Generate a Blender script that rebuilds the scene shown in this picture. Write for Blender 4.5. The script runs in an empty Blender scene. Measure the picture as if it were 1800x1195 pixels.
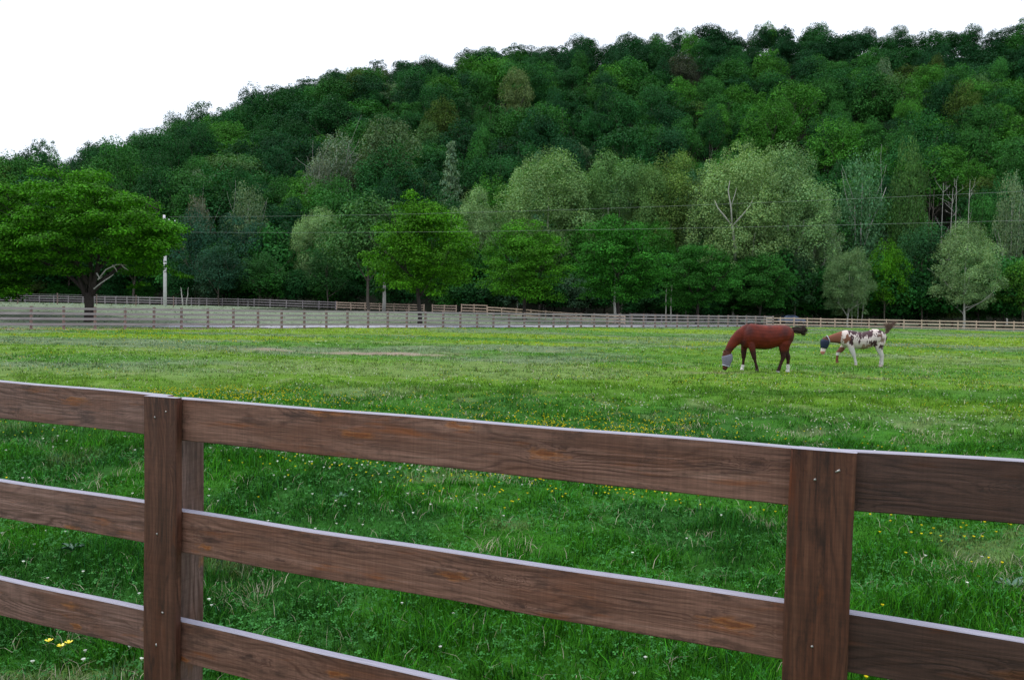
import bpy, bmesh, math, random
import numpy as np
from mathutils import Vector, Matrix
R_ = math.radians
random.seed(7)
rng = np.random.default_rng(11)
S = bpy.context.scene
COL = S.collection

# ------------------------------------------------------------ camera
FPX, W0, H0 = 1400.0, 1800.0, 1195.0          # focal length and frame in photo pixels
EYE = Vector((0, 0, 1.75))
PITCH, ROLL = math.atan(51.5/1400), R_(1.03)
Fv = Vector((0, math.cos(PITCH), -math.sin(PITCH)))
R0 = Vector((1, 0, 0)); U0 = R0.cross(Fv)
Rv = R0*math.cos(ROLL) + U0*math.sin(ROLL); Uv = U0*math.cos(ROLL) - R0*math.sin(ROLL)
cam_d = bpy.data.cameras.new("camera"); cam = bpy.data.objects.new("camera", cam_d); COL.objects.link(cam)
cam_d.sensor_width = 36; cam_d.lens = 36*FPX/W0; cam_d.clip_start = .05; cam_d.clip_end = 4000
M = Matrix((( Rv.x, Uv.x, -Fv.x, EYE.x), (Rv.y, Uv.y, -Fv.y, EYE.y), (Rv.z, Uv.z, -Fv.z, EYE.z), (0, 0, 0, 1)))
cam.matrix_world = M
S.camera = cam

# ------------------------------------------------------------ sky, sun, exposure
SUN_EL, SUN_AZ = 58, 285                       # degrees; azimuth clockwise from +Y
w = bpy.data.worlds.new("World"); S.world = w; w.use_nodes = True
nt = w.node_tree; nt.nodes.clear()
o_ = nt.nodes.new('ShaderNodeOutputWorld'); bg = nt.nodes.new('ShaderNodeBackground')
sky = nt.nodes.new('ShaderNodeTexSky'); sky.sky_type = 'NISHITA'; sky.sun_disc = False
sky.sun_elevation = R_(SUN_EL); sky.sun_rotation = R_(SUN_AZ); sky.dust_density = 3; sky.air_density = 1.0
mx = nt.nodes.new('ShaderNodeMix'); mx.data_type = 'RGBA'
tcw = nt.nodes.new('ShaderNodeTexCoord'); nzw = nt.nodes.new('ShaderNodeTexNoise'); nzw.inputs['Scale'].default_value = 2.2; nzw.inputs['Detail'].default_value = 4
nt.links.new(tcw.outputs['Generated'], nzw.inputs['Vector'])
mr = nt.nodes.new('ShaderNodeMapRange'); mr.inputs['From Min'].default_value = .35; mr.inputs['From Max'].default_value = .65
mr.inputs['To Min'].default_value = .80; mr.inputs['To Max'].default_value = .97
nt.links.new(nzw.outputs['Fac'], mr.inputs['Value']); nt.links.new(mr.outputs[0], mx.inputs['Factor'])
nt.links.new(sky.outputs[0], mx.inputs[6]); mx.inputs[7].default_value = (11.2, 12.0, 13.4, 1)   # a thin even cloud deck
# an overcast dome is brighter overhead than at the horizon
sx = nt.nodes.new('ShaderNodeSeparateXYZ'); nt.links.new(tcw.outputs['Generated'], sx.inputs[0])
gr = nt.nodes.new('ShaderNodeMapRange'); gr.inputs['From Min'].default_value = 0; gr.inputs['From Max'].default_value = 1
gr.inputs['To Min'].default_value = .90; gr.inputs['To Max'].default_value = 1.6; nt.links.new(sx.outputs['Z'], gr.inputs['Value'])
m2 = nt.nodes.new('ShaderNodeMix'); m2.data_type = 'RGBA'; m2.blend_type = 'MULTIPLY'; m2.inputs['Factor'].default_value = 1
nt.links.new(mx.outputs[2], m2.inputs[6]); nt.links.new(gr.outputs[0], m2.inputs[7])
nt.links.new(m2.outputs[2], bg.inputs[0]); bg.inputs[1].default_value = .09
nt.links.new(bg.outputs[0], o_.inputs[0])
sd = bpy.data.lights.new("sun", 'SUN'); sd.energy = 1.5; sd.angle = R_(11); sd.color = (1, .95, .88)
so = bpy.data.objects.new("sun", sd); COL.objects.link(so); so.location = (0, -20, 60)
az, el = R_(SUN_AZ), R_(SUN_EL)
sdir = Vector((math.sin(az)*math.cos(el), math.cos(az)*math.cos(el), math.sin(el)))
so.rotation_euler = sdir.to_track_quat('Z', 'Y').to_euler()
S.view_settings.view_transform = 'Standard'; S.view_settings.look = 'None'
S.view_settings.exposure = 0.15; S.view_settings.gamma = 1
S.render.engine = 'CYCLES'; S.cycles.max_bounces = 5; S.cycles.diffuse_bounces = 2; S.cycles.transmission_bounces = 3; S.cycles.transparent_max_bounces = 4
S.cycles.caustics_reflective = False; S.cycles.caustics_refractive = False
S.cycles.use_denoising = True
try: S.cycles.denoising_prefilter = 'FAST'
except Exception: pass

# ------------------------------------------------------------ helpers
def ray(px, py):
    return Fv + Rv*((px-W0/2)/FPX) + Uv*((H0/2-py)/FPX)
def at(px, py, Y):                              # the point seen at that photo pixel, Y metres away
    d = ray(px, py); return EYE + d*(Y/d.y)

def hash2(ix, iy, s):
    n = (ix.astype(np.int64)*374761393 + iy.astype(np.int64)*668265263 + s*974711) & 0x7fffffff
    n = ((n ^ (n >> 13))*1274126177) & 0x7fffffff
    return ((n ^ (n >> 16)) & 0xffff)/65535.0
def vn(x, y, sc, seed=0):
    x = np.asarray(x, float)*1.0/sc; y = np.asarray(y, float)/sc
    ix = np.floor(x); iy = np.floor(y); fx = x-ix; fy = y-iy
    fx = fx*fx*(3-2*fx); fy = fy*fy*(3-2*fy)
    a = hash2(ix, iy, seed); b = hash2(ix+1, iy, seed); c = hash2(ix, iy+1, seed); d = hash2(ix+1, iy+1, seed)
    return (a*(1-fx)+b*fx)*(1-fy) + (c*(1-fx)+d*fx)*fy
def fbm(x, y, sc, seed=0, n=3):
    t = 0; a = .5; tot = 0
    for k in range(n):
        t = t + a*vn(x, y, sc/2**k, seed+k*17); tot += a; a *= .5
    return t/tot
def sstep(t): t = np.clip(t, 0, 1); return t*t*(3-2*t)

RX = np.array([-420, -206, -183, -150, -126, -100, -82, -59, -46, -16, -6, 14, 52, 80, 114, 150, 206, 420.])
RH = np.array([   0,   18,   28,   46,   56,   72,  79,  84,  87,  93, 95, 97, 100, 102, 103, 105, 106, 106.])
HY0, HY1 = 146.0, 320.0
def gz(X, Y):
    X = np.asarray(X, float); Y = np.asarray(Y, float)
    ya = np.minimum(76+.8*np.clip(X, -60, 60), 105)
    amp = np.interp(X, [-130, -40, 0, 25, 60], [1.45, 1.4, .85, .55, .6])
    z = .004*np.clip(Y-45, 0, 60) + amp*sstep((Y-ya-6)/32)*(Y > 30)
    z = z + .05*(fbm(X, Y, 9, 5)-.5)*np.clip(Y/10, 0, 1)
    t = np.clip((Y-HY0)/(HY1-HY0), 0, 3)
    hr = np.interp(X, RX, RH)
    up = np.where(t < 1, .93*t+.07*t*t, 1-.5*(t-1))
    lump = 14*(fbm(X, Y, 55, 31)-.5)*sstep(t*4)*(1-sstep((t-.8)/.2)*.6)
    return z + hr*np.where(t > 0, up, 0) + lump
def micro(X, Y):
    f = 1/(1+np.clip(np.asarray(Y, float), 0, None)/14)
    return (.14*(vn(X, Y, 1.1, 3)-.5) + .12*(vn(X, Y, .38, 9)-.5))*(.35+f) 
def gtot(X, Y): return gz(X, Y) + micro(X, Y)*(np.asarray(Y) < HY0)
def G(px, Y):                                   # ground point seen in that column, Y metres away
    X = (px-W0/2)/FPX*Y
    for _ in range(4):
        z = float(gz(X, Y)); v = Vector((X, Y, z))-EYE
        d = v.dot(Fv); X += ((px-W0/2)/FPX - v.dot(Rv)/d)*Y
    return Vector((X, Y, float(gz(X, Y))))

def tag(o, label=None, cat=None, group=None, kind=None):
    if label: o['label'] = label
    if cat: o['category'] = cat
    if group: o['group'] = group
    if kind: o['kind'] = kind
    return o
def empty(name, loc, rz=0):
    o = bpy.data.objects.new(name, None); COL.objects.link(o); o.location = loc; o.rotation_euler = (0, 0, rz)
    o.empty_display_size = .3
    return o
def link(name, me, mat=None, parent=None, loc=None):
    o = bpy.data.objects.new(name, me); COL.objects.link(o)
    if mat is not None and not me.materials: me.materials.append(mat)
    if parent is not None: o.parent = parent
    if loc is not None: o.location = loc
    return o
def npmesh(name, verts, faces, tint=None, smooth=False):
    """verts (n,3); faces (m,k) array of one size; tint (n,3) colour per vertex"""
    me = bpy.data.meshes.new(name); k = faces.shape[1]; m = len(faces)
    me.vertices.add(len(verts)); me.vertices.foreach_set('co', np.ascontiguousarray(verts, np.float32).ravel())
    me.loops.add(m*k); me.loops.foreach_set('vertex_index', np.ascontiguousarray(faces, np.int32).ravel())
    me.polygons.add(m); me.polygons.foreach_set('loop_start', np.arange(0, m*k, k, dtype=np.int32))
    me.polygons.foreach_set('loop_total', np.full(m, k, np.int32))
    if smooth: me.polygons.foreach_set('use_smooth', np.ones(m, bool))
    me.update(calc_edges=True)
    if tint is not None:
        a = me.color_attributes.new('tint', 'FLOAT_COLOR', 'POINT')
        c = np.ones((len(verts), 4), np.float32); c[:, :3] = tint
        a.data.foreach_set('color', c.ravel())
    return me
class MB:                                       # collects boxes and tubes into one mesh
    def __init__(s): s.v = []; s.f = []; s.sm = []
    def add(s, vs, fs, smooth=False):
        b = len(s.v); s.v += [tuple(v) for v in vs]; s.f += [tuple(b+i for i in f) for f in fs]; s.sm += [smooth]*len(fs)
    def box(s, x0, x1, y0, y1, z0, z1):
        s.add([(x0,y0,z0),(x1,y0,z0),(x1,y1,z0),(x0,y1,z0),(x0,y0,z1),(x1,y0,z1),(x1,y1,z1),(x0,y1,z1)],
              [(0,3,2,1),(4,5,6,7),(0,1,5,4),(1,2,6,5),(2,3,7,6),(3,0,4,7)])
    def beam(s, a, b, wd, ht, up=Vector((0,0,1))):     # a bar from a to b, wd across and ht along up
        a = Vector(a); b = Vector(b); d = (b-a).normalized(); sd = d.cross(up).normalized(); u = sd.cross(d)
        vs = []
        for p in (a, b):
            for i, j in ((-1,-1),(1,-1),(1,1),(-1,1)): vs.append(p+sd*(i*wd/2)+u*(j*ht/2))
        s.add(vs, [(0,1,2,3),(7,6,5,4),(0,4,5,1),(1,5,6,2),(2,6,7,3),(3,7,4,0)])
    def tube(s, pts, rad, n=7, cap=True):
        pts = [Vector(p) for p in pts]; vs = []; fs = []
        prev = None
        for i, p in enumerate(pts):
            d = (pts[min(i+1, len(pts)-1)]-pts[max(i-1, 0)]).normalized()
            if prev is None: a = d.orthogonal().normalized()
            else:
                a = prev - d*prev.dot(d)
                a = a.normalized() if a.length > 1e-5 else d.orthogonal().normalized()
            prev = a; b = d.cross(a); r = rad[i] if hasattr(rad, '__len__') else rad
            for k in range(n):
                t = 2*math.pi*k/n; vs.append(p+a*(r*math.cos(t))+b*(r*math.sin(t)))
        for i in range(len(pts)-1):
            for k in range(n):
                k2 = (k+1) % n; fs.append((i*n+k, i*n+k2, (i+1)*n+k2, (i+1)*n+k))
        if cap: fs.append(tuple(range(n-1, -1, -1))); fs.append(tuple((len(pts)-1)*n+k for k in range(n)))
        s.add(vs, fs, True)
    def mesh(s, name):
        me = bpy.data.meshes.new(name); me.from_pydata(s.v, [], s.f); me.polygons.foreach_set('use_smooth', s.sm); me.update()
        return me
    def build(s, name, mat, parent=None, loc=None): return link(name, s.mesh(name), mat, parent, loc)

# ------------------------------------------------------------ materials
def newmat(name):
    m = bpy.data.materials.new(name); m.use_nodes = True; n = m.node_tree; b = n.nodes['Principled BSDF']
    return m, n, b
def N(n, t, **kw):
    x = n.nodes.new(t)
    for k, v in kw.items():
        if k in x.inputs: x.inputs[k].default_value = v
        else: setattr(x, k, v)
    return x
def mth(n, op, a, b=None, c=None, clamp=False):
    x = n.nodes.new('ShaderNodeMath'); x.operation = op; x.use_clamp = clamp
    for i, v in enumerate((a, b, c)):
        if v is None: continue
        if isinstance(v, (int, float)): x.inputs[i].default_value = v
        else: n.links.new(v, x.inputs[i])
    return x.outputs[0]
def mixc(n, f, a, b, blend='MIX'):
    x = n.nodes.new('ShaderNodeMix'); x.data_type = 'RGBA'; x.blend_type = blend
    for s_, v in ((0, f), (6, a), (7, b)):
        if isinstance(v, (int, float)): x.inputs[s_].default_value = v
        elif isinstance(v, tuple): x.inputs[s_].default_value = (*v, 1)[:4]
        else: n.links.new(v, x.inputs[s_])
    return x.outputs[2]
def simple(name, col, rough=.7, spec=.3, var=.25, scale=8, bump=.0, metal=0):
    m, n, b = newmat(name)
    tc = N(n, 'ShaderNodeTexCoord'); nz = N(n, 'ShaderNodeTexNoise', Scale=scale, Detail=5.0)
    n.links.new(tc.outputs['Object'], nz.inputs['Vector'])
    f = mth(n, 'MULTIPLY_ADD', nz.outputs['Fac'], 2*var, 1-var)
    c = mixc(n, 1.0, col, f, 'MULTIPLY')
    n.links.new(c, b.inputs['Base Color']); b.inputs['Roughness'].default_value = rough; b.inputs['Metallic'].default_value = metal
    b.inputs['Specular IOR Level'].default_value = spec
    if bump:
        bp = N(n, 'ShaderNodeBump', Strength=bump, Distance=.01); n.links.new(nz.outputs['Fac'], bp.inputs['Height']); n.links.new(bp.outputs[0], b.inputs['Normal'])
    return m
def foliage_mat(name, transl=.3, spec=.25, rough=.5):
    m, n, b = newmat(name)
    at_ = N(n, 'ShaderNodeAttribute', attribute_name='tint'); oi = N(n, 'ShaderNodeObjectInfo')
    c = mixc(n, 1.0, oi.outputs['Color'], at_.outputs['Color'], 'MULTIPLY')
    n.links.new(c, b.inputs['Base Color']); b.inputs['Roughness'].default_value = rough; b.inputs['Specular IOR Level'].default_value = spec
    tr = N(n, 'ShaderNodeBsdfTranslucent'); c2 = mixc(n, 1.0, c, (1.25, 1.5, .6), 'MULTIPLY'); n.links.new(c2, tr.inputs[0])
    ms = N(n, 'ShaderNodeMixShader'); ms.inputs[0].default_value = transl
    n.links.new(b.outputs[0], ms.inputs[1]); n.links.new(tr.outputs[0], ms.inputs[2])
    n.links.new(ms.outputs[0], n.nodes['Material Output'].inputs[0])
    return m
LEAF = foliage_mat('leaf_green', .14, .08, .7)
GRASSM = foliage_mat('grass_blade', .16, .05, .7)
def ground_mat():
    m, n, b = newmat('meadow_soil')
    at_ = N(n, 'ShaderNodeAttribute', attribute_name='tint')
    tc = N(n, 'ShaderNodeTexCoord')
    n1 = N(n, 'ShaderNodeTexNoise', Scale=3.0, Detail=8.0, Roughness=.7); n2 = N(n, 'ShaderNodeTexNoise', Scale=28.0, Detail=4.0)
    mp = N(n, 'ShaderNodeMapping'); mp.inputs['Scale'].default_value = (.35, 1, 1)
    n.links.new(tc.outputs['Object'], mp.inputs[0])
    n.links.new(mp.outputs[0], n1.inputs['Vector']); n.links.new(tc.outputs['Object'], n2.inputs['Vector'])
    f = mth(n, 'MULTIPLY_ADD', n1.outputs['Fac'], 1.6, .2); f2 = mth(n, 'MULTIPLY_ADD', n2.outputs['Fac'], .9, .55)
    c = mixc(n, 1.0, mixc(n, 1.0, at_.outputs['Color'], f, 'MULTIPLY'), f2, 'MULTIPLY')
    n.links.new(c, b.inputs['Base Color']); b.inputs['Roughness'].default_value = .95; b.inputs['Specular IOR Level'].default_value = .1
    bp = N(n, 'ShaderNodeBump', Strength=.8, Distance=.05); n.links.new(n2.outputs['Fac'], bp.inputs['Height']); n.links.new(bp.outputs[0], b.inputs['Normal'])
    return m
GROUND = ground_mat()
BARK = simple('bark_brown', (.11, .095, .08), .9, .1, .5, 6, .5)
BARKD = simple('bark_dark', (.05, .042, .038), .9, .1, .5, 6, .5)
BARKP = simple('bark_pale', (.40, .385, .35), .8, .2, .35, 3, .3)
def wood_mat(name, grey=0.0, dark=1.0, vertical=False):
    """sawn pine: growth rings bent round knots, fine fibres, amber knots, weathered purple-grey face"""
    m, n, b = newmat(name)
    tc = N(n, 'ShaderNodeTexCoord'); oi = N(n, 'ShaderNodeObjectInfo')
    sep = N(n, 'ShaderNodeSeparateXYZ'); n.links.new(tc.outputs['Object'], sep.inputs[0])
    L, A = (sep.outputs['Z'], sep.outputs['X']) if vertical else (sep.outputs['X'], sep.outputs['Z'])
    off = mth(n, 'MULTIPLY', oi.outputs['Random'], 37.0)
    Lo = mth(n, 'ADD', L, off); Ao = mth(n, 'ADD', A, mth(n, 'MULTIPLY', sep.outputs['Y'], .6))
    def comb(a, sa, c, sc, third=None):
        x = N(n, 'ShaderNodeCombineXYZ'); n.links.new(mth(n, 'MULTIPLY', a, sa), x.inputs[0]); n.links.new(mth(n, 'MULTIPLY', c, sc), x.inputs[1])
        n.links.new(off, x.inputs[2]); return x.outputs[0]
    w1 = N(n, 'ShaderNodeTexNoise', Scale=1.0, Detail=2.0, Roughness=.45); n.links.new(comb(Lo, 1.5, Ao, 7), w1.inputs['Vector'])
    w2 = N(n, 'ShaderNodeTexNoise', Scale=1.0, Detail=3.0); n.links.new(comb(Lo, 7, Ao, 30), w2.inputs['Vector'])
    vo = N(n, 'ShaderNodeTexVoronoi', Scale=1.0, Randomness=1.0); vo.voronoi_dimensions = '2D'; n.links.new(comb(Lo, 2.3, Ao, 9.5), vo.inputs['Vector'])
    jg = N(n, 'ShaderNodeTexNoise', Scale=1.0, Detail=3.0); n.links.new(comb(Lo, 22, Ao, 60), jg.inputs['Vector'])
    csz = N(n, 'ShaderNodeSeparateColor'); n.links.new(vo.outputs['Color'], csz.inputs[0])
    vd = mth(n, 'MULTIPLY', mth(n, 'ADD', vo.outputs['Distance'], mth(n, 'MULTIPLY_ADD', jg.outputs['Fac'], .36, -.18)), mth(n, 'MULTIPLY_ADD', csz.outputs[1], 2.2, 1.0))
    kn = mth(n, 'POWER', mth(n, 'SUBTRACT', 1.0, mth(n, 'MULTIPLY', vd, 1.6, clamp=True), clamp=True), 2.5)
    v = mth(n, 'ADD', mth(n, 'MULTIPLY', Ao, 1.0), mth(n, 'ADD', mth(n, 'MULTIPLY', w1.outputs['Fac'], .24), mth(n, 'MULTIPLY', w2.outputs['Fac'], .012)))
    v = mth(n, 'ADD', v, mth(n, 'MULTIPLY', kn, .085))
    rg = mth(n, 'SINE', mth(n, 'MULTIPLY', v, 330.0))
    rg = mth(n, 'POWER', mth(n, 'MULTIPLY_ADD', rg, .5, .5), 2.8)
    fade = N(n, 'ShaderNodeTexNoise', Scale=1.0, Detail=2.0); n.links.new(comb(Lo, 2.3, Ao, 14), fade.inputs['Vector'])
    fd = N(n, 'ShaderNodeMapRange'); fd.inputs['From Min'].default_value = .38; fd.inputs['From Max'].default_value = .68; n.links.new(fade.outputs['Fac'], fd.inputs['Value'])
    rg = mth(n, 'MULTIPLY', rg, mth(n, 'MULTIPLY_ADD', fd.outputs[0], .8, .2))
    fib = N(n, 'ShaderNodeTexNoise', Scale=1.0, Detail=4.0, Roughness=.65); n.links.new(comb(Lo, 9, Ao, 330), fib.inputs['Vector'])
    big = N(n, 'ShaderNodeTexNoise', Scale=1.0, Detail=5.0); n.links.new(comb(Lo, 2.6, Ao, 10), big.inputs['Vector'])
    saw = N(n, 'ShaderNodeTexNoise', Scale=1.0, Detail=2.0); n.links.new(comb(Lo, 170, Ao, 5), saw.inputs['Vector'])
    base = mixc(n, big.outputs['Fac'], (.27, .160, .125), (.105, .050, .034))
    base = mixc(n, mth(n, 'MULTIPLY', rg, .9), base, (.055, .024, .018))
    stn = N(n, 'ShaderNodeMapRange'); stn.inputs['From Min'].default_value = .50; stn.inputs['From Max'].default_value = .70; n.links.new(big.outputs['Fac'], stn.inputs['Value'])
    base = mixc(n, mth(n, 'MULTIPLY', stn.outputs[0], .8), base, (.17, .075, .045))
    halo = N(n, 'ShaderNodeMapRange'); halo.inputs['From Min'].default_value = .27; halo.inputs['From Max'].default_value = .08; n.links.new(vd, halo.inputs['Value'])
    pick = mth(n, 'GREATER_THAN', csz.outputs[0], .38)
    amb = mth(n, 'GREATER_THAN', csz.outputs[2], .45)
    base = mixc(n, mth(n, 'MULTIPLY', mth(n, 'MULTIPLY', halo.outputs[0], pick), .8), base, mixc(n, amb, (.10, .05, .04), (.36, .135, .025)))
    core = N(n, 'ShaderNodeMapRange'); core.inputs['From Min'].default_value = .13; core.inputs['From Max'].default_value = .07; n.links.new(vd, core.inputs['Value'])
    base = mixc(n, mth(n, 'MULTIPLY', mth(n, 'MULTIPLY', core.outputs[0], pick), .8), base, mixc(n, amb, (.05, .025, .02), (.16, .05, .014)))
    stk = N(n, 'ShaderNodeTexNoise', Scale=1.0, Detail=6.0, Roughness=.7); n.links.new(comb(Lo, 1.6, Ao, 55), stk.inputs['Vector'])
    sk = N(n, 'ShaderNodeMapRange'); sk.inputs['From Min'].default_value = .46; sk.inputs['From Max'].default_value = .66; n.links.new(stk.outputs['Fac'], sk.inputs['Value'])
    base = mixc(n, mth(n, 'MULTIPLY', sk.outputs[0], .8), base, (.080, .038, .025))
    sk2 = N(n, 'ShaderNodeMapRange'); sk2.inputs['From Min'].default_value = .44; sk2.inputs['From Max'].default_value = .30; n.links.new(stk.outputs['Fac'], sk2.inputs['Value'])
    base = mixc(n, mth(n, 'MULTIPLY', sk2.outputs[0], .55), base, (.32, .215, .175))
    blt = N(n, 'ShaderNodeTexNoise', Scale=1.0, Detail=7.0, Roughness=.75); n.links.new(comb(Lo, 5, Ao, 16, 1), blt.inputs['Vector'])
    bl = N(n, 'ShaderNodeMapRange'); bl.inputs['From Min'].default_value = .53; bl.inputs['From Max'].default_value = .66; n.links.new(blt.outputs['Fac'], bl.inputs['Value'])
    base = mixc(n, mth(n, 'MULTIPLY', bl.outputs[0], .75), base, (.045, .026, .022))
    rsn = N(n, 'ShaderNodeTexNoise', Scale=1.0, Detail=4.0, Roughness=.6); n.links.new(comb(Lo, 3.3, Ao, 22), rsn.inputs['Vector'])
    rm = N(n, 'ShaderNodeMapRange'); rm.inputs['From Min'].default_value = .60; rm.inputs['From Max'].default_value = .72; n.links.new(rsn.outputs['Fac'], rm.inputs['Value'])
    base = mixc(n, mth(n, 'MULTIPLY', rm.outputs[0], .8), base, (.21, .072, .022))
    f = mth(n, 'MULTIPLY_ADD', fib.outputs['Fac'], 1.9, .05); base = mixc(n, 1.0, base, f, 'MULTIPLY')
    f = mth(n, 'MULTIPLY_ADD', saw.outputs['Fac'], .5, .75); base = mixc(n, 1.0, base, f, 'MULTIPLY')
    base = mixc(n, 1.0, base, oi.outputs['Color'], 'MULTIPLY')
    # weathered upper edges, coloured paler still to paint in the sky's sheen
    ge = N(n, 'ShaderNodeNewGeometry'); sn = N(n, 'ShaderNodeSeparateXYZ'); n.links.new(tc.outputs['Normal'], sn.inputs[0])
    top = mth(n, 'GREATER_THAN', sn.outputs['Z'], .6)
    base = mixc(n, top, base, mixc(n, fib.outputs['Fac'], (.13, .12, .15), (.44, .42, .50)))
    n.links.new(base, b.inputs['Base Color'])
    b.inputs['Roughness'].default_value = .62; b.inputs['Specular IOR Level'].default_value = .35
    hh = mth(n, 'ADD', mth(n, 'MULTIPLY', fib.outputs['Fac'], .6), mth(n, 'MULTIPLY', rg, -.5))
    bp = N(n, 'ShaderNodeBump', Strength=.35, Distance=.002); n.links.new(hh, bp.inputs['Height']); n.links.new(bp.outputs[0], b.inputs['Normal'])
    return m
def N_sep(n, c):
    x = N(n, 'ShaderNodeSeparateColor'); n.links.new(c, x.inputs[0]); return x.outputs[0]
WOODH = wood_mat('sawn_pine_rail'); WOODV = wood_mat('sawn_pine_upright', vertical=True)
FENG = simple('weathered_fence_grey', (.285, .25, .255), .85, .15, .35, 1.2)
FENB = simple('fence_tan', (.52, .39, .30), .8, .15, .3, 1.2)
FENR = simple('fence_post_brown', (.21, .145, .125), .85, .15, .4, 1.5)

# ------------------------------------------------------------ ground colour (what grows where)
def meadow_tint(X, Y):
    X = np.asarray(X, float); Y = np.asarray(Y, float); n = len(X)
    g_near = np.array([.026, .116, .007]); g_far = np.array([.066, .160, .022]); grey = np.array([.12, .165, .085]); yel = np.array([.130, .218, .012])
    deep = np.array([.006, .034, .012]); straw = np.array([.30, .27, .17]); dirt = np.array([.27, .20, .16])
    t = sstep((Y-7)/18)[:, None]
    c = g_near*(1-t) + g_far*t
    a = fbm(X, Y*1.0, 1.6, 41); a2 = fbm(X*.5, Y, 4.5, 47)
    k = sstep((a-.50)/.14)[:, None]*.42*(1-t*.5); c = c*(1-k) + deep*k*(1-t) + c*k*t*.65
    k = sstep((a2-.45)/.16)[:, None]*t*.85; c = c*(1-k)+grey*k
    b = fbm(X*.4, Y, 6.0, 53)
    ymask = sstep((b-.44)/.16)*(.15+.85*sstep((Y-32)/16)) + .3*sstep((b-.55)/.1)*sstep((Y-7)/3)
    k = np.clip(ymask, 0, .85)[:, None]; c = c*(1-k)+yel*k
    ya = 76+.8*np.clip(X, -60, 36)
    beyond = sstep((Y-ya-1)/2)*(Y > 30)                     # pasture beyond the middle fence: grazed, grey green
    past = np.array([.155, .19, .125]); c = c*(1-beyond[:, None]) + past*beyond[:, None]
    s = fbm(X, Y, .9, 61); k = sstep((s-.68)/.09)[:, None]*.2*(1-beyond[:, None]); c = c*(1-k)+straw*k
    # bare earth: the worn oval in the middle of the field and the strip along the fence
    def oval(cx, cy, rx, ry): return sstep(1.35 - np.sqrt(((X-cx)/rx)**2+((Y-cy)/ry)**2) + .7*(fbm(X, Y, .9, 71)-.5))
    d = oval(-5.0, 30.5, 2.6, 1.0)+ .7*oval(-9.5, 31.5, 1.2, .5) + .55*oval(-1.2, 31.8, 1.3, .6) + .5*oval(6, 24, 1.2, .5) + .45*oval(10.5, 23, 1.6, .35)
    strip = sstep(1-np.abs(Y-(ya-1.2))/2.2)*sstep((-14-X)/9)
    path = .6*sstep(1-np.abs(Y-(ya-.3))/1.0)*(1-sstep((X+10)/40))
    k = np.clip(d*1.0+strip+path*.4, 0, .92)[:, None]; c = c*(1-k)+dirt*k
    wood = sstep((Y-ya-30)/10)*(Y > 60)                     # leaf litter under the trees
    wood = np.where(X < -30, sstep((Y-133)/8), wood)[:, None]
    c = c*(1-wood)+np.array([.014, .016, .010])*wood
    return c

def sheet(name, ys, us, half, mat, zoff=0):
    YY, UU = np.meshgrid(ys, us, indexing='ij')
    XX = UU*half(YY); X = XX.ravel(); Y = YY.ravel(); Z = gtot(X, Y)+zoff
    nu = len(us); ny = len(ys)
    i = np.arange(ny-1)[:, None]*nu + np.arange(nu-1)[None, :]
    F = np.stack([i, i+1, i+1+nu, i+nu], -1).reshape(-1, 4)
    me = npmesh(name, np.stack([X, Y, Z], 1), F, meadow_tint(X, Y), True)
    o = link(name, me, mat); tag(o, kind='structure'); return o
ys = np.concatenate([np.linspace(-30, 0, 20)[:-1], np.linspace(0, 3, 30)[:-1], 3*np.exp(np.linspace(0, math.log(HY0/3), 420))])
us = np.linspace(-1, 1, 361); us = np.sign(us)*np.abs(us)**1.15
sheet('ground', ys, us, lambda Y: 14+1.5*np.clip(Y, 0, None), GROUND)
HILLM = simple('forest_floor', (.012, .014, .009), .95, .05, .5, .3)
ys2 = np.linspace(HY0, 760, 110); us2 = np.linspace(-1, 1, 120)
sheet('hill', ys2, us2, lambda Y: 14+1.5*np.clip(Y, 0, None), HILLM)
# gravel lane running behind the middle fence
def lane():
    xs = np.linspace(-26, 37, 90); V = []; F = []; k = 6
    for i, x in enumerate(xs):
        y0 = 76+.8*x; wd = np.interp(x, [-26, -18, 25, 37], [.6, 3.4, 3.0, 1.5]); c0 = np.interp(x, [-26, 37], [3.6, 4.5])
        for j in range(k+1):
            q = c0+wd*(j/k-.5)*2
            X = x-.62*q; Y = y0+.78*q
            V.append((X, Y, float(gtot([X], [Y])[0])+.03))
    for i in range(len(xs)-1):
        for j in range(k): a = i*(k+1)+j; F.append((a, a+k+1, a+k+2, a+1))
    me = bpy.data.meshes.new('gravel_lane'); me.from_pydata(V, [], F); me.update()
    o = link('gravel_lane', me, simple('gravel_grey', (.30, .29, .32), .95, .1, .25, 3)); tag(o, kind='structure')
lane()

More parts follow.
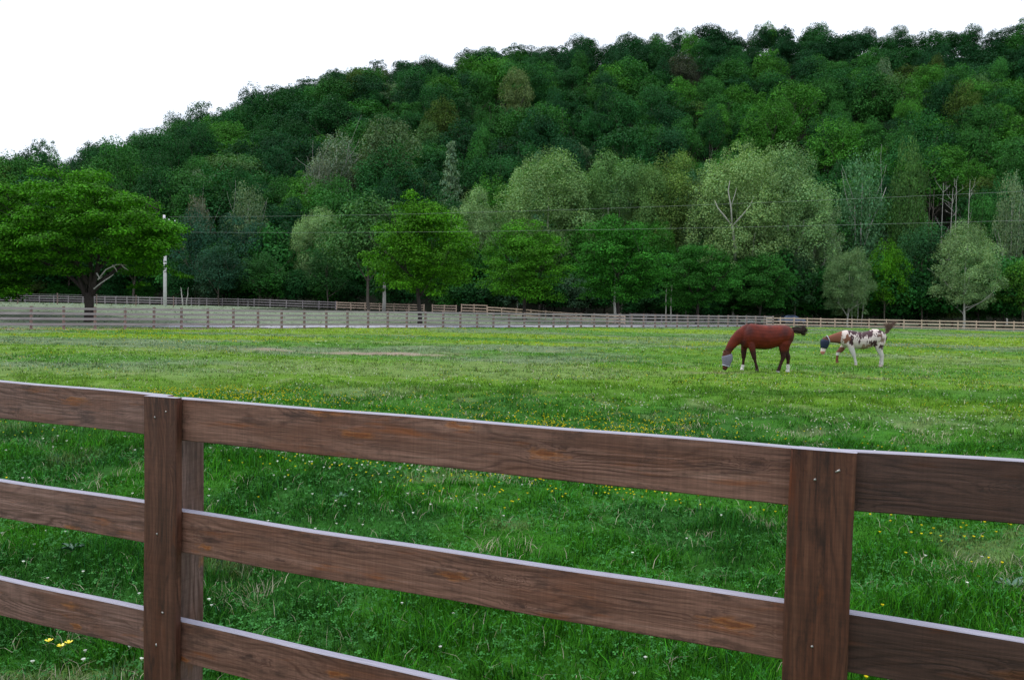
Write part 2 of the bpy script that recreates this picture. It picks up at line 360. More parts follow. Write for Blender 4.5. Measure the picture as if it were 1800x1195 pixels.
# ------------------------------------------------------------ grass
def blades(X, Y, h, wd, tint, bend, seg=2, zoff=0.0):
    n = len(X); z0 = gtot(X, Y)-.012+zoff
    th = rng.uniform(0, 2*np.pi, n); ph = rng.uniform(0, 2*np.pi, n)
    dx, dy = np.cos(th), np.sin(th)                  # lean
    sx, sy = np.cos(ph)*wd/2, np.sin(ph)*wd/2
    base = np.stack([X, Y, z0], 1); side = np.stack([sx, sy, 0*sx], 1)
    lean = np.stack([dx, dy, 0*dx], 1)*(bend*h)[:, None]
    up = np.zeros((n, 3)); up[:, 2] = h*np.sqrt(np.clip(1-(bend*.8)**2, .12, 1))
    tip = base + lean + up
    if seg == 1:
        V = np.stack([base-side, base+side, tip], 1).reshape(-1, 3); F = np.arange(3*n).reshape(-1, 3)
        T = np.repeat(tint, 3, 0)
    else:
        mid = base + lean*.28 + up*.6
        V = np.stack([base-side, base+side, mid+side*.8, mid-side*.8, tip], 1).reshape(-1, 3)
        q = np.arange(n)[:, None]*5
        F = np.concatenate([q+np.array([[0, 1, 2]]), q+np.array([[0, 2, 3]]), q+np.array([[3, 2, 4]])], 0)
        T = np.repeat(tint, 5, 0)
    return V, F, T
def scatter(y0, y1, dens, spread=.74, margin=1.2):
    n = int(dens*((y1*y1-y0*y0)*spread + 2*margin*(y1-y0)))
    hw0 = spread*y0+margin; hw1 = spread*y1+margin
    u = rng.uniform(0, 1, n); t = (-hw0+np.sqrt(hw0*hw0+u*(hw1*hw1-hw0*hw0)))/(hw1-hw0) if hw1 != hw0 else u
    Y = y0+(y1-y0)*t; X = rng.uniform(-1, 1, n)*(spread*Y+margin); return X, Y
def grass():
    VV, FF, TT = [], [], []; base = 0
    def put(V, F, T):
        nonlocal base
        VV.append(V); FF.append(F+base); TT.append(T); base += len(V)
    bands = [(1.2, 3.3, 1400, .0060, 2), (3.3, 6.5, 5200, .0050, 2), (6.5, 11, 2600, .0070, 2), (11, 19, 900, .012, 1), (19, 34, 260, .022, 1), (34, 60, 85, .035, 1), (60, 105, 16, .06, 1)]
    for y0, y1, dens, wd, seg in bands:
        tuft = 9 if y0 < 19 else 5
        cx, cy = scatter(y0, y1, dens/tuft)
        sp = .035 if y0 < 11 else .08
        X = np.repeat(cx, tuft)+rng.normal(0, sp, len(cx)*tuft); Y = np.repeat(cy, tuft)+rng.normal(0, sp, len(cx)*tuft)
        th = np.repeat(rng.uniform(.45, 1.3, len(cx)), tuft)
        hh = .5*fbm(X, Y, .9, 81)+.5*vn(X, Y, .28, 82); hl = fbm(X, Y, 3.5, 83)
        h = (.045+.11*sstep((hh-.3)/.45))*th*rng.uniform(.6, 1.25, len(X))*(.75+.6*hl)
        if y0 >= 11: h *= .8
        if y0 >= 19: h *= .85
        t = meadow_tint(X, Y)
        if y0 > 60:
            keep = Y < 74+.8*np.clip(X, -60, 60); X, Y, h, t = X[keep], Y[keep], h[keep], t[keep]
        tv = rng.uniform(.35, 2.0, (len(X), 1))*np.repeat(rng.uniform(.45, 1.7, len(cx)), tuft)[:, None]; hue = rng.normal(0, .12, (len(X), 1))
        t = t*tv*np.concatenate([1+hue*1.3, 1+hue*.2, 1-hue*.5], 1)
        cool = rng.uniform(0, 1, len(X)) < .07
        t[cool] = t[cool]*np.array([.8, .95, 1.9])+np.array([.01, .02, .02])
        dirt = meadow_tint(X, Y); isd = (dirt[:, 0] > dirt[:, 1]*.98)
        h = np.where(isd, h*.35, h)
        put(*blades(X, Y, h, wd*rng.uniform(.6, 1.4, len(X)), np.clip(t, .004, .6), rng.uniform(.1, .95, len(X)), seg))
    # dead straw in thatchy patches, long and limp
    for y0, y1, dens, wd in ((3.0, 7, 520, .0045), (7, 12, 260, .006), (12, 30, 40, .012)):
        X, Y = scatter(y0, y1, dens); m = fbm(X, Y, .8, 61)+.35*fbm(X, Y, .25, 66)
        k = (m > .86) | (rng.uniform(0, 1, len(X)) < .10); X, Y = X[k], Y[k]
        t = np.array([.50, .46, .34])*rng.uniform(.4, 1.15, (len(X), 1))
        put(*blades(X, Y, rng.uniform(.05, .12, len(X)), np.full(len(X), wd*.8), t, rng.uniform(.5, 1.15, len(X)), 2, .03))
    me = npmesh('grass', np.concatenate(VV), np.concatenate(FF), np.concatenate(TT))
    o = link('grass', me, GRASSM); tag(o, 'short green pasture grass with straw and darker tufts', 'grass', kind='stuff')
grass()
def petals(name, X, Y, h, size, tint, label, cat, flat=.35, stem=False, nb=5):
    """small flower heads: nb little facets round a centre, in three dimensions"""
    n = len(X); z = gtot(X, Y)+h
    c = np.stack([X, Y, z], 1); V = []; F = []; k = 0
    a0 = rng.uniform(0, 6.28, n)
    for j in range(nb):
        a = a0+6.283*j/nb; b = a+6.283/nb*.95
        e = size*rng.uniform(.8, 1.2, n)
        p1 = c+np.stack([np.cos(a)*e, np.sin(a)*e, flat*e], 1); p2 = c+np.stack([np.cos(b)*e, np.sin(b)*e, flat*e], 1)
        low = c - np.stack([0*a, 0*a, size*.8], 1)
        V += [c, p1, p2, low, p1, p2]
    V = np.stack(V, 1).reshape(-1, 3); F = np.arange(len(V)).reshape(-1, 3)
    T = np.repeat(tint*rng.uniform(.7, 1.1, (n, 1)), 6*nb, 0)
    o = link(name, npmesh(name, V, F, T), GRASSM); tag(o, label, cat, kind='stuff'); return o
def flowers():
    xs, ys_, s_ = [], [], []
    for y0, y1, d, sz in ((3.5, 8, 9, .010), (8, 16, 14, .012), (16, 34, 4, .016), (34, 75, 1.5, .03)):
        X, Y = scatter(y0, y1, d); m = fbm(X, Y, 2.6, 91, 2); k = (m > .55) | (rng.uniform(0, 1, len(X)) < .12); X, Y = X[k], Y[k]
        if y1 > 60: q = Y < 72+.8*X; X, Y = X[q], Y[q]
        xs.append(X); ys_.append(Y); s_.append(np.full(len(X), sz))
    X, Y, sz = map(np.concatenate, (xs, ys_, s_))
    petals('white_clover', X, Y, rng.uniform(.06, .12, len(X)), sz, np.array([.72, .74, .68]), 'white clover heads dotted through the pasture', 'clover', .6)
    xs, ys_, s_ = [], [], []
    for y0, y1, d, sz in ((3.5, 6, 3, .010), (6, 9, 22, .010), (9, 16, 16, .010), (16, 34, 5, .015), (34, 78, 2, .03)):
        X, Y = scatter(y0, y1, d); m = fbm(X*.5, Y, 2.8, 95, 2) ; k = (m > .58) | (rng.uniform(0, 1, len(X)) < .02); X, Y = X[k], Y[k]
        if y1 > 60: q = Y < 72+.8*X; X, Y = X[q], Y[q]
        xs.append(X); ys_.append(Y); s_.append(np.full(len(X), sz))
    # two thick drifts the photograph shows: left of the middle, and beyond the top rail in the centre
    for cx, cy, sx, sy, n in ((-5.2, 14.5, 1.3, .7, 900), (0.6, 11.2, 1.3, .8, 900), (1.3, 8.0, .9, .5, 260), (3.6, 5.6, .6, .4, 22), (1.0, 8.9, 1.4, .5, 200)):
        xs.append(rng.normal(cx, sx, n)); ys_.append(rng.normal(cy, sy, n)); s_.append(np.full(n, .0095 if cy < 9 else .012))
    X, Y, sz = map(np.concatenate, (xs, ys_, s_))
    petals('yellow_flowers', X, Y, rng.uniform(.07, .17, len(X)), sz, np.array([.75, .62, .02]), 'yellow buttercups scattered in drifts over the pasture', 'wildflowers', .5)
flowers()
def clover_leaves():
    X, Y = scatter(3.2, 11, 900); m = fbm(X, Y, .7, 101); k = m+rng.uniform(-.25, .25, len(X)) > .52; X, Y = X[k], Y[k]; n = len(X)
    z = gtot(X, Y)+rng.uniform(.02, .09, n); c = np.stack([X, Y, z], 1); V = []
    a0 = rng.uniform(0, 6.28, n); tl = rng.normal(0, .35, (n, 2)); e = rng.uniform(.009, .018, n)
    for j in range(3):
        for da, r in ((0, 0), (-.5, .8), (0, 1.05), (.5, .8)):
            a = a0+2.094*j+da; dx = np.cos(a)*e*r; dy = np.sin(a)*e*r
            V.append(c+np.stack([dx, dy, dx*tl[:, 0]+dy*tl[:, 1]], 1))
    V = np.stack(V, 1).reshape(-1, 3); F = np.arange(len(V)).reshape(-1, 4)
    t = np.array([.035, .135, .03])*rng.uniform(.6, 1.7, (n, 1)); T = np.repeat(t, 12, 0)
    o = link('clover_leaves', npmesh('clover_leaves', V, F, T), GRASSM); tag(o, 'low clover leaves spread among the near grass', 'clover', kind='stuff')
clover_leaves()

# single things in the grass: three buttercups and the blue-green weeds
def buttercup(px, py, Y, label):
    p = G(px, Y); p.z = float(gtot([p.x], [p.y])[0]); top = at(px, py, Y)
    h = max(.1, top.z-p.z); o = empty('buttercup', p, random.uniform(0, 6)); tag(o, label, 'flower', 'near buttercups')
    m = MB(); m.tube([(0, 0, -.02), (.01, 0, h*.5), (0, 0, h)], .0018, 5); m.build('stem', STEM, o)
    m = MB()
    for k in range(5):
        a = k*1.2566
        f = lambda r, da, z: (math.cos(a+da)*r, math.sin(a+da)*r, h+z)
        m.add([f(.001, 0, 0), f(.011, -.55, .005), f(.019, -.35, .010), f(.020, .35, .010), f(.011, .55, .005)], [(0, 1, 2, 3, 4)])
    m.tube([(0, 0, h-.002), (0, 0, h+.006)], .005, 6); m.build('petals', YEL, o)
STEM = simple('stem_green', (.05, .14, .03)); YEL = simple('petal_yellow', (.8, .66, .02), .4, .5, .1)
buttercup(86, 1127, 3.95, 'leftmost of three yellow buttercups below the bottom rail')
buttercup(121, 1130, 3.93, 'rightmost and largest of three buttercups below the bottom rail')
buttercup(107, 1136, 3.90, 'small middle buttercup of three below the bottom rail')
WEED = simple('weed_blue_green', (.06, .14, .085), .5, .4, .3, 20)
def weed(px, Y, n, ln, label):
    p = G(px, Y); p.z = float(gtot([p.x], [p.y])[0]); o = empty('broadleaf_weed', p); tag(o, label, 'weed', 'blue green weeds')
    for k in range(n):
        a = 6.283*k/n+random.uniform(-.3, .3); L = ln*random.uniform(.7, 1.2); m = MB(); V = []; F = []; st = 6
        for i in range(st+1):
            t = i/st; r = L*t; wv = .28*L*math.sin(math.pi*min(1, t*.9+.1))**.8*(1-t*.3)*.5; z = .02+L*.75*math.sin(t*1.9)*.6
            for sgn in (-1, 0, 1):
                V.append((math.cos(a)*r-math.sin(a)*wv*sgn, math.sin(a)*r+math.cos(a)*wv*sgn, z+abs(sgn)*.012))
        for i in range(st):
            for j in (0, 1): q = i*3+j; F.append((q, q+1, q+4, q+3))
        m.add(V, F, True); m.build('leaf', WEED, o)
weed(128, 5.3, 8, .10, 'blue green leafy weed below the middle rail at the far left')
weed(1775, 4.9, 9, .12, 'bluish weed rosette in the grass right of the big post')
weed(598, 7.0, 7, .09, 'pale weed just above the middle rail left of centre')

# ------------------------------------------------------------ the near fence
def near_fence():
    A = Vector((-1.179, 2.856, 0)); B = Vector((.716, 2.067, 0)); u = (B-A).normalized(); ang = math.atan2(u.y, u.x)
    root = empty('board_fence', (A.x, A.y, 0), ang)
    tag(root, 'weathered brown three dimensional board fence crossing the foreground' .replace('three dimensional ', ''), 'fence')
    W = .152; T = .032
    def plank(name, x0, x1, zt0, zt1, col, mat=WOODH, y0=0, bow=0.0, tw=0.0):
        nseg = 24; bm = bmesh.new(); rings = []
        L = x1-x0
        for i in range(nseg+1):
            t = i/nseg; x = x0+L*t-x0; zt = zt0+(zt1-zt0)*t + bow*math.sin(math.pi*t) + .0012*math.sin(t*17+x0*3); dz = W+.0012*math.sin(t*9+x0)
            yy = .002*math.sin(t*8+zt0*9)
            e = .003
            prof = [(0, -e), (e, 0), (T-e, 0), (T, -e), (T, -dz+e), (T-e, -dz), (e, -dz), (0, -dz+e)]
            rings.append([bm.verts.new((x, yy+py_, zt-zt0+pz)) for py_, pz in prof])
        for a, b in zip(rings, rings[1:]):
            for k in range(8): bm.faces.new((a[k], a[(k+1) % 8], b[(k+1) % 8], b[k]))
        bm.faces.new(rings[0][::-1]); bm.faces.new(rings[-1])
        bmesh.ops.recalc_face_normals(bm, faces=bm.faces)
        me = bpy.data.meshes.new(name); bm.to_mesh(me); bm.free()
        o = link(name, me, mat, root, (x0, y0, zt0)); o.color = (*col, 1); return o
    sp = 2.225; pL = -.077; pR = pL+sp
    eye = 1.75
    # rails: drops below the eye at the two ends of each bay
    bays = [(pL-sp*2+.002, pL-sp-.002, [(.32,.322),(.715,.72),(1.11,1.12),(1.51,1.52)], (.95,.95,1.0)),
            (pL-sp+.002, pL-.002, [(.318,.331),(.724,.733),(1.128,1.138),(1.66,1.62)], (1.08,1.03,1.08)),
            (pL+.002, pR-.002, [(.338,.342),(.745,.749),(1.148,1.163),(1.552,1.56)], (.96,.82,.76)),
            (pR+.002, pR+sp-.002, [(.342,.29),(.754,.765),(1.16,1.17),(1.56,1.57)], (.36,.30,.29)),  # right bay: darkening from vignetting put into the board colour
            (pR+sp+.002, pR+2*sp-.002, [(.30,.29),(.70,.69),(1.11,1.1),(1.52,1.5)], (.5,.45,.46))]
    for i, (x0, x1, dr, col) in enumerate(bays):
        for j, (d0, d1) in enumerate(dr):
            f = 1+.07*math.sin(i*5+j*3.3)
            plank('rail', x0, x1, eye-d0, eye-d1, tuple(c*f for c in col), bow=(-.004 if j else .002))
    def box(name, cx, y0, y1, wd, z0, z1, col, lean=0, mat=WOODV):
        bm = bmesh.new(); e = .004; n = 14; rings = []
        for i in range(n+1):
            t = i/n; z = z0+(z1-z0)*t; dx = lean*(z-z1)+.0015*math.sin(t*11+cx)
            h = wd/2; q = [(-h+e, y0), (h-e, y0), (h, y0+e), (h, y1-e), (h-e, y1), (-h+e, y1), (-h, y1-e), (-h, y0+e)]
            rings.append([bm.verts.new((dx+a, b, z)) for a, b in q])
        for a, b in zip(rings, rings[1:]):
            for k in range(8): bm.faces.new((a[k], a[(k+1) % 8], b[(k+1) % 8], b[k]))
        bm.faces.new(rings[0][::-1]); bm.faces.new(rings[-1]); bmesh.ops.recalc_face_normals(bm, faces=bm.faces)
        me = bpy.data.meshes.new(name); bm.to_mesh(me); bm.free(); o = link(name, me, mat, root, (cx, 0, 0)); o.color = (*col, 1); return o
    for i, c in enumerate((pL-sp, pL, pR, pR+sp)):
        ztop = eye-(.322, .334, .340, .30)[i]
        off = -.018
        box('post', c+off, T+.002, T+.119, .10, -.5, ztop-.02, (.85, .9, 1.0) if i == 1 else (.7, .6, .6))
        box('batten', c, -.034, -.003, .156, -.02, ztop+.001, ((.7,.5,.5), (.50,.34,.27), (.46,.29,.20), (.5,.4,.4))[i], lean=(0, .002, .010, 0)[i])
        for (dx, dz) in ((-.02, -.075), (.03, -.05), (-.01, -.50), (.012, -.78), (-.015, -.90)):
            m = MB(); m.tube([(c+dx+random.uniform(-.01, .01), -.036, ztop+dz+random.uniform(-.01, .01)), (c+dx, -.034, ztop+dz)], .0027, 7); m.build('nail_head', NAIL, root)
NAIL = simple('nail_zinc', (.36, .34, .32), .35, .5, .1, metal=.6)
near_fence()

# ------------------------------------------------------------ far fences
def far_fence(name, pts, spacing, height, rails, rmat, pmat, label, board=.14, post=.12, run=4, cat='fence', postx=.06, group=None):
    """pts: polyline of (X, Y); posts every spacing, rails in runs of several bays"""
    P = [Vector((a, b)) for a, b in pts]; seg = [(P[i+1]-P[i]).length for i in range(len(P)-1)]; tot = sum(seg); n = max(1, round(tot/spacing))
    def along(s):
        for i, l in enumerate(seg):
            if s <= l or i == len(seg)-1: return P[i].lerp(P[i+1], min(1, s/l))
            s -= l
    Q = []
    for i in range(n+1):
        p = along(tot*i/n); Q.append(Vector((p.x, p.y, float(gz(p.x, p.y)))))
    o = empty(name, Q[0]); tag(o, label, cat, group); b = Q[0]
    for i, q in enumerate(Q):
        m = MB(); d = (Q[min(i+1, n)]-Q[max(i-1, 0)]); a = math.atan2(d.y, d.x); l = q-b; e = post/2
        t = Vector((math.cos(a), math.sin(a), 0)); s = Vector((-t.y, t.x, 0)); h = height+postx+random.uniform(-.02, .03); ln = random.uniform(-.015, .015)
        m.add([l+t*x_+s*y_+Vector((ln*z_, 0, z_)) for z_ in (-.3, h) for x_, y_ in ((-e, -e), (e, -e), (e, e), (-e, e))], [(0,3,2,1),(4,5,6,7),(0,1,5,4),(1,2,6,5),(2,3,7,6),(3,0,4,7)])
        m.build('post', pmat, o)
    for zr in rails:
        for i in range(0, n, run):
            m = MB(); j = i
            while j < min(i+run, n):
                a = Q[j]-b; c = Q[j+1]-b; d = (c-a).normalized(); s = Vector((d.y, -d.x, 0)).normalized()*(post/2+.02)
                dz0 = random.uniform(-.015, .015); m.beam(a+s+Vector((0, 0, zr+dz0))+d*.005, c+s+Vector((0, 0, zr+dz0))-d*.005, .035, board); j += 1
            m.build('rail', rmat, o)
    return o
FY = lambda X: 76+.8*X
far_fence('board_fence', [(-44, FY(-44)), (33.2, 101.5)], 1.85, 1.40, (.30, .66, 1.0, 1.33), FENG, FENR, 'long grey four board fence beyond the meadow in front of the maple', board=.15, post=.15)
far_fence('board_fence', [(34.3, 107.5), (44, 110.5), (84, 98)], 2.2, 1.22, (.30, .72, 1.14), FENB, FENB, 'tan three board fence at the right behind the horses', board=.15)
def fpt(px, Y): p = G(px, Y); return (p.x, p.y)
far_fence('board_fence', [fpt(-80, 133), fpt(150, 130), fpt(290, 122), fpt(400, 120), fpt(590, 117)], 2.6, 1.15, (.35, .72, 1.08), FENG, FENG, 'thin pale fence along the wood edge behind the maple and pole', board=.12)
far_fence('board_fence', [fpt(592, 116), fpt(745, 112)], 2.4, 1.1, (.35, .72, 1.05), FENB, FENB, 'short tan fence run behind the bright green maple', board=.13)
far_fence('board_fence', [fpt(760, 112), fpt(802, 111)], 2.3, 1.12, (.35, .72, 1.05), FENB, FENB, 'shortest tan fence piece right of the bright maple trunk', board=.13)
far_fence('board_fence', [fpt(811, 110), fpt(856, 108)], 2.3, 1.3, (.45, .85, 1.25), FENB, FENB, 'tan fence piece standing higher just left of the centre', board=.13)
far_fence('board_fence', [fpt(857, 107), fpt(925, 104), fpt(1098, 96.5)], 2.2, 1.1, (.32, .70, 1.06), FENB, FENB, 'tan fence sloping down to the right behind the centre trees', board=.15)
far_fence('board_fence', [fpt(1107, 103), fpt(1190, 106)], 2.2, 1.25, (.75, 1.2), FENG, FENG, 'pale topped fence piece behind the lane right of centre', board=.16)
far_fence('wire_fence', [fpt(-40, 78), fpt(160, 80), fpt(305, 84)], 3.6, 1.05, (.6, .98), simple('wire_rail_grey', (.3, .31, .28)), FENR, 'thin low fence crossing the far pasture at the left', board=.03, post=.09)
WHITE = simple('white_paint', (.75, .78, .85), .5, .4, .08)
g = far_fence('rail_gate', [fpt(1311, 118), fpt(1328, 117)], 1.5, 1.25, (.5, .85, 1.2), WHITE, WHITE, 'small white rail gate by the trees above the chestnut horse', cat='gate', board=.1)

# ------------------------------------------------------------ trees
def tubes_np(): pass
def crown_leaves(lobes, nleaf, size, seed, up=.35, tv=(.7, 1.3), shell=.55):
    """lobes: (k,6) centre + radii; nleaf leaves over them by area; returns a leaf mesh of small diamonds"""
    r = np.random.default_rng(seed); L = np.asarray(lobes, float)
    wgt = (L[:, 3]*L[:, 4]); wgt /= wgt.sum(); k = r.choice(len(L), nleaf, p=wgt)
    d = r.normal(0, 1, (nleaf, 3)); d /= np.linalg.norm(d, axis=1)[:, None]
    d[:, 2] = np.where(d[:, 2] < -.35, -d[:, 2]*r.uniform(0, 1, nleaf), d[:, 2])
    rr = shell+(1-shell)*r.uniform(0, 1, nleaf)**.5
    rr = rr*(1+.09*r.normal(0, 1, nleaf))
    c = L[k, :3]+d*rr[:, None]*L[k, 3:6]
    nrm = d + r.normal(0, .55, (nleaf, 3)); nrm[:, 2] += up; nrm /= np.linalg.norm(nrm, axis=1)[:, None]
    t = np.cross(nrm, r.normal(0, 1, (nleaf, 3))); t /= np.linalg.norm(t, axis=1)[:, None]; b = np.cross(nrm, t)
    s = size*r.uniform(.6, 1.35, (nleaf, 1))
    V = np.stack([c-t*s*.5, c+b*s*.33+nrm*s*.05, c+t*s*.5-nrm*s*.12, c-b*s*.33+nrm*s*.05], 1).reshape(-1, 3)
    F = np.arange(4*nleaf).reshape(-1, 4)
    lt = r.uniform(*tv, nleaf)*(.7+.6*r.uniform(0, 1, len(L)))[k]
    hue = r.normal(0, .07, nleaf)
    T = np.stack([lt*(1+hue), lt, lt*(1-hue)], 1)
    return V, F, np.repeat(T, 4, 0)
def limb(m, p, d, L, r, depth, rs, spread=.7, upb=.15, tips=None, n=6):
    pts = [p]; rad = [r]; q = Vector(p); dd = Vector(d).normalized(); st = 5
    for i in range(st):
        dd = (dd+Vector((rs.uniform(-.2, .2), rs.uniform(-.2, .2), rs.uniform(-.1, .1)+upb*.35))).normalized()
        q = q+dd*(L/st); pts.append(q.copy()); rad.append(r*(1-.62*(i+1)/st))
    m.tube(pts, rad, n)
    if tips is not None: tips.append(q.copy())
    if depth > 0:
        for k in range(rs.choice((2, 3))):
            i = rs.randint(2, st); a = rs.uniform(0, 6.28); side = Vector((math.cos(a), math.sin(a), rs.uniform(-.1, .5)))
            limb(m, pts[i], (dd+side*spread).normalized(), L*rs.uniform(.5, .75), rad[i]*.7, depth-1, rs, spread, upb, tips, max(4, n-1))
def round_lobes(rs, H, R, z0, nl, lr, flat=.8, top=.5, seedy=0):
    """lobes filling an uneven egg from z0 to H"""
    out = []; zc = (z0+H)/2+ (H-z0)*.05; hz = (H-z0)/2
    for i in range(nl):
        a = i*2.39996+rs.uniform(-.3, .3); u = 1-(i+.5)/nl*1.75
        rad = math.sqrt(max(0, 1-u*u)) if u > -.75 else .55
        j = rs.uniform(.66, 1.2)
        s = lr*rs.choice((.45, .6, .8, 1.0, 1.3, 1.55))
        out.append((math.cos(a)*rad*(R-s*.6)*j, math.sin(a)*rad*(R-s*.6)*j, zc+u*(hz-s*.4)*rs.uniform(.75, 1.2), s*rs.uniform(.8, 1.25), s*rs.uniform(.8, 1.25), s*flat))
    for i in range(nl//4):
        a = rs.uniform(0, 6.28); q = rs.uniform(0, .55)*R
        out.append((math.cos(a)*q, math.sin(a)*q, zc+rs.uniform(-.6, .5)*hz, lr*1.2, lr*1.2, lr))
    return out
KINDS = {}
def proto(kind, i, H, R, z0, nl, lr, nleaf, size, flat=.8, bark=None, trunk_r=.2, depth=1, tv=(.7, 1.3), shell=.55, style='round', up=.35, limbs=5):
    rs = random.Random(hash((len(kind), i, nl)) & 0xffff)
    if style == 'round': lb = round_lobes(rs, H, R, z0, nl, lr, flat)
    elif style == 'cone':
        lb = []
        for k in range(nl):
            t = (k+.5)/nl; a = k*2.4; q = R*(1-t)*.8+.2; s = lr*(1.15-t*.6); lb.append((math.cos(a)*q, math.sin(a)*q, z0+(H-z0)*t, s, s, s*.7))
    elif style == 'plume':                              # upswept, broken outline of tall plumes
        lb = []
        for k in range(nl):
            a = k*2.39996; t = ((k+.5)/nl)**.5; q = R*t*rs.uniform(.8, 1.05); s = lr*rs.uniform(.65, 1.2)
            ztop = z0+(H-z0)*(1-.45*t*t)*rs.uniform(.86, 1.05)
            zz = ztop
            while zz > z0+ (H-z0)*.18*t:
                lb.append((math.cos(a)*q*(.75+.25*(zz-z0)/(H-z0)), math.sin(a)*q*(.75+.25*(zz-z0)/(H-z0)), zz-s, s, s, s*1.35)); zz -= s*rs.uniform(1.7, 2.6)
    V, F, T = crown_leaves(lb, nleaf, size, i*7+nl, up, tv, shell)
    cm = npmesh('crown', V, F, T); cm.materials.append(LEAF)
    m = MB(); top = z0+(H-z0)*.35
    pts = [(0, 0, -.6), (0, 0, .2), (.05*R*rs.uniform(-1, 1), .05*R*rs.uniform(-1, 1), z0*.6+.3), (.06*R*rs.uniform(-1, 1), .06*R*rs.uniform(-1, 1), top), (0, 0, z0+(H-z0)*.8)]
    m.tube(pts, [trunk_r*1.35, trunk_r*1.1, trunk_r*.9, trunk_r*.65, trunk_r*.15], 8)
    for k in range(limbs):
        a = 6.283*k/limbs+rs.uniform(-.4, .4); z = max(2.2 if H > 8 else .3, z0*.85)+rs.uniform(0, .3)*(H-z0); el_ = rs.uniform(.35, 1.1)
        if style == 'plume': el_ = rs.uniform(1.1, 2.2)
        limb(m, (0, 0, z), (math.cos(a), math.sin(a), el_), R*(1.0 if style != 'plume' else 1.5), trunk_r*.45, depth, rs, n=5)
    tm = m.mesh('trunk'); tm.materials.append(bark or BARK)
    KINDS.setdefault(kind, []).append((cm, tm, H, R))
for i in range(14):
    q_ = (i*5 % 7)/6.0
    proto('hill', i, 13, 6.2, 1.6, int(54-26*q_), 1.35+.85*q_, 10500, .33+.05*((i*3) % 4)/3, up=.95, shell=.78-.12*q_, flat=.74+.1*(i % 4), limbs=4, trunk_r=.22, tv=(.65, 1.3))
for i in range(3): proto('tall', i, 15, 5.0, 2.0, 26, 1.5, 10000, .31, tv=(.75, 1.25), shell=.6, flat=1.0, limbs=4, trunk_r=.22, bark=BARKP, style='plume')
for i in range(4): proto('maple', i, 11.5, 5.2, .6, 105, 1.15, 34000, .225, tv=(.5, 1.45), shell=.5, flat=.66, limbs=7, depth=1, trunk_r=.24, up=.7, bark=BARKD)
for i in range(4): proto('sycamore', i, 19, 6.2, .8, 130, 1.2, 52000, .225, limbs=7, depth=1, trunk_r=.26, bark=BARKP, shell=.62, flat=1.35, up=.7, tv=(.75, 1.25))
for i in range(3): proto('bush', i, 5.0, 3.0, .2, 26, 1.1, 6500, .26, up=.5, shell=.65, flat=.8, limbs=4, depth=0, trunk_r=.08, bark=BARKD)
for i in range(2): proto('cone', i, 14, 3.2, 1.0, 50, 1.2, 5000, .34, style='cone', limbs=2, depth=0, trunk_r=.15)

def tree(name, label, cat, loc, kind, var, H, Wd, col, group=None, rz=None, bark=None):
    cm, tm, h0, r0 = KINDS[kind][var % len(KINDS[kind])]
    o = empty(name, loc, random.uniform(0, 6.28) if rz is None else rz)
    tag(o, label, cat, group)
    o.scale = (Wd/(2*r0), Wd/(2*r0), H/h0)
    c = bpy.data.objects.new('crown', cm); COL.objects.link(c); c.parent = o; c.color = (*col, 1)
    t = bpy.data.objects.new('trunk', tm); COL.objects.link(t); t.parent = o
    return o
def tree_px(name, label, px, ytop, wpx, Y, kind, var, col, group=None, cat='tree', base=None):
    p = G(px, Y)
    if base is not None: pb = at(px, base, Y); p.z = min(p.z, pb.z)
    top = at(px, ytop, Y).z; H = top-p.z; Wd = wpx/FPX*Y
    return tree(name, label, cat, p, kind, var, H, Wd, col, group)
BRI = (.050, .175, .006); MID = (.028, .122, .012); DRK = (.011, .058, .016); TEAL = (.022, .078, .042); PALE = (.18, .30, .115); PALG = (.095, .20, .06); OLI = (.085, .125, .030)
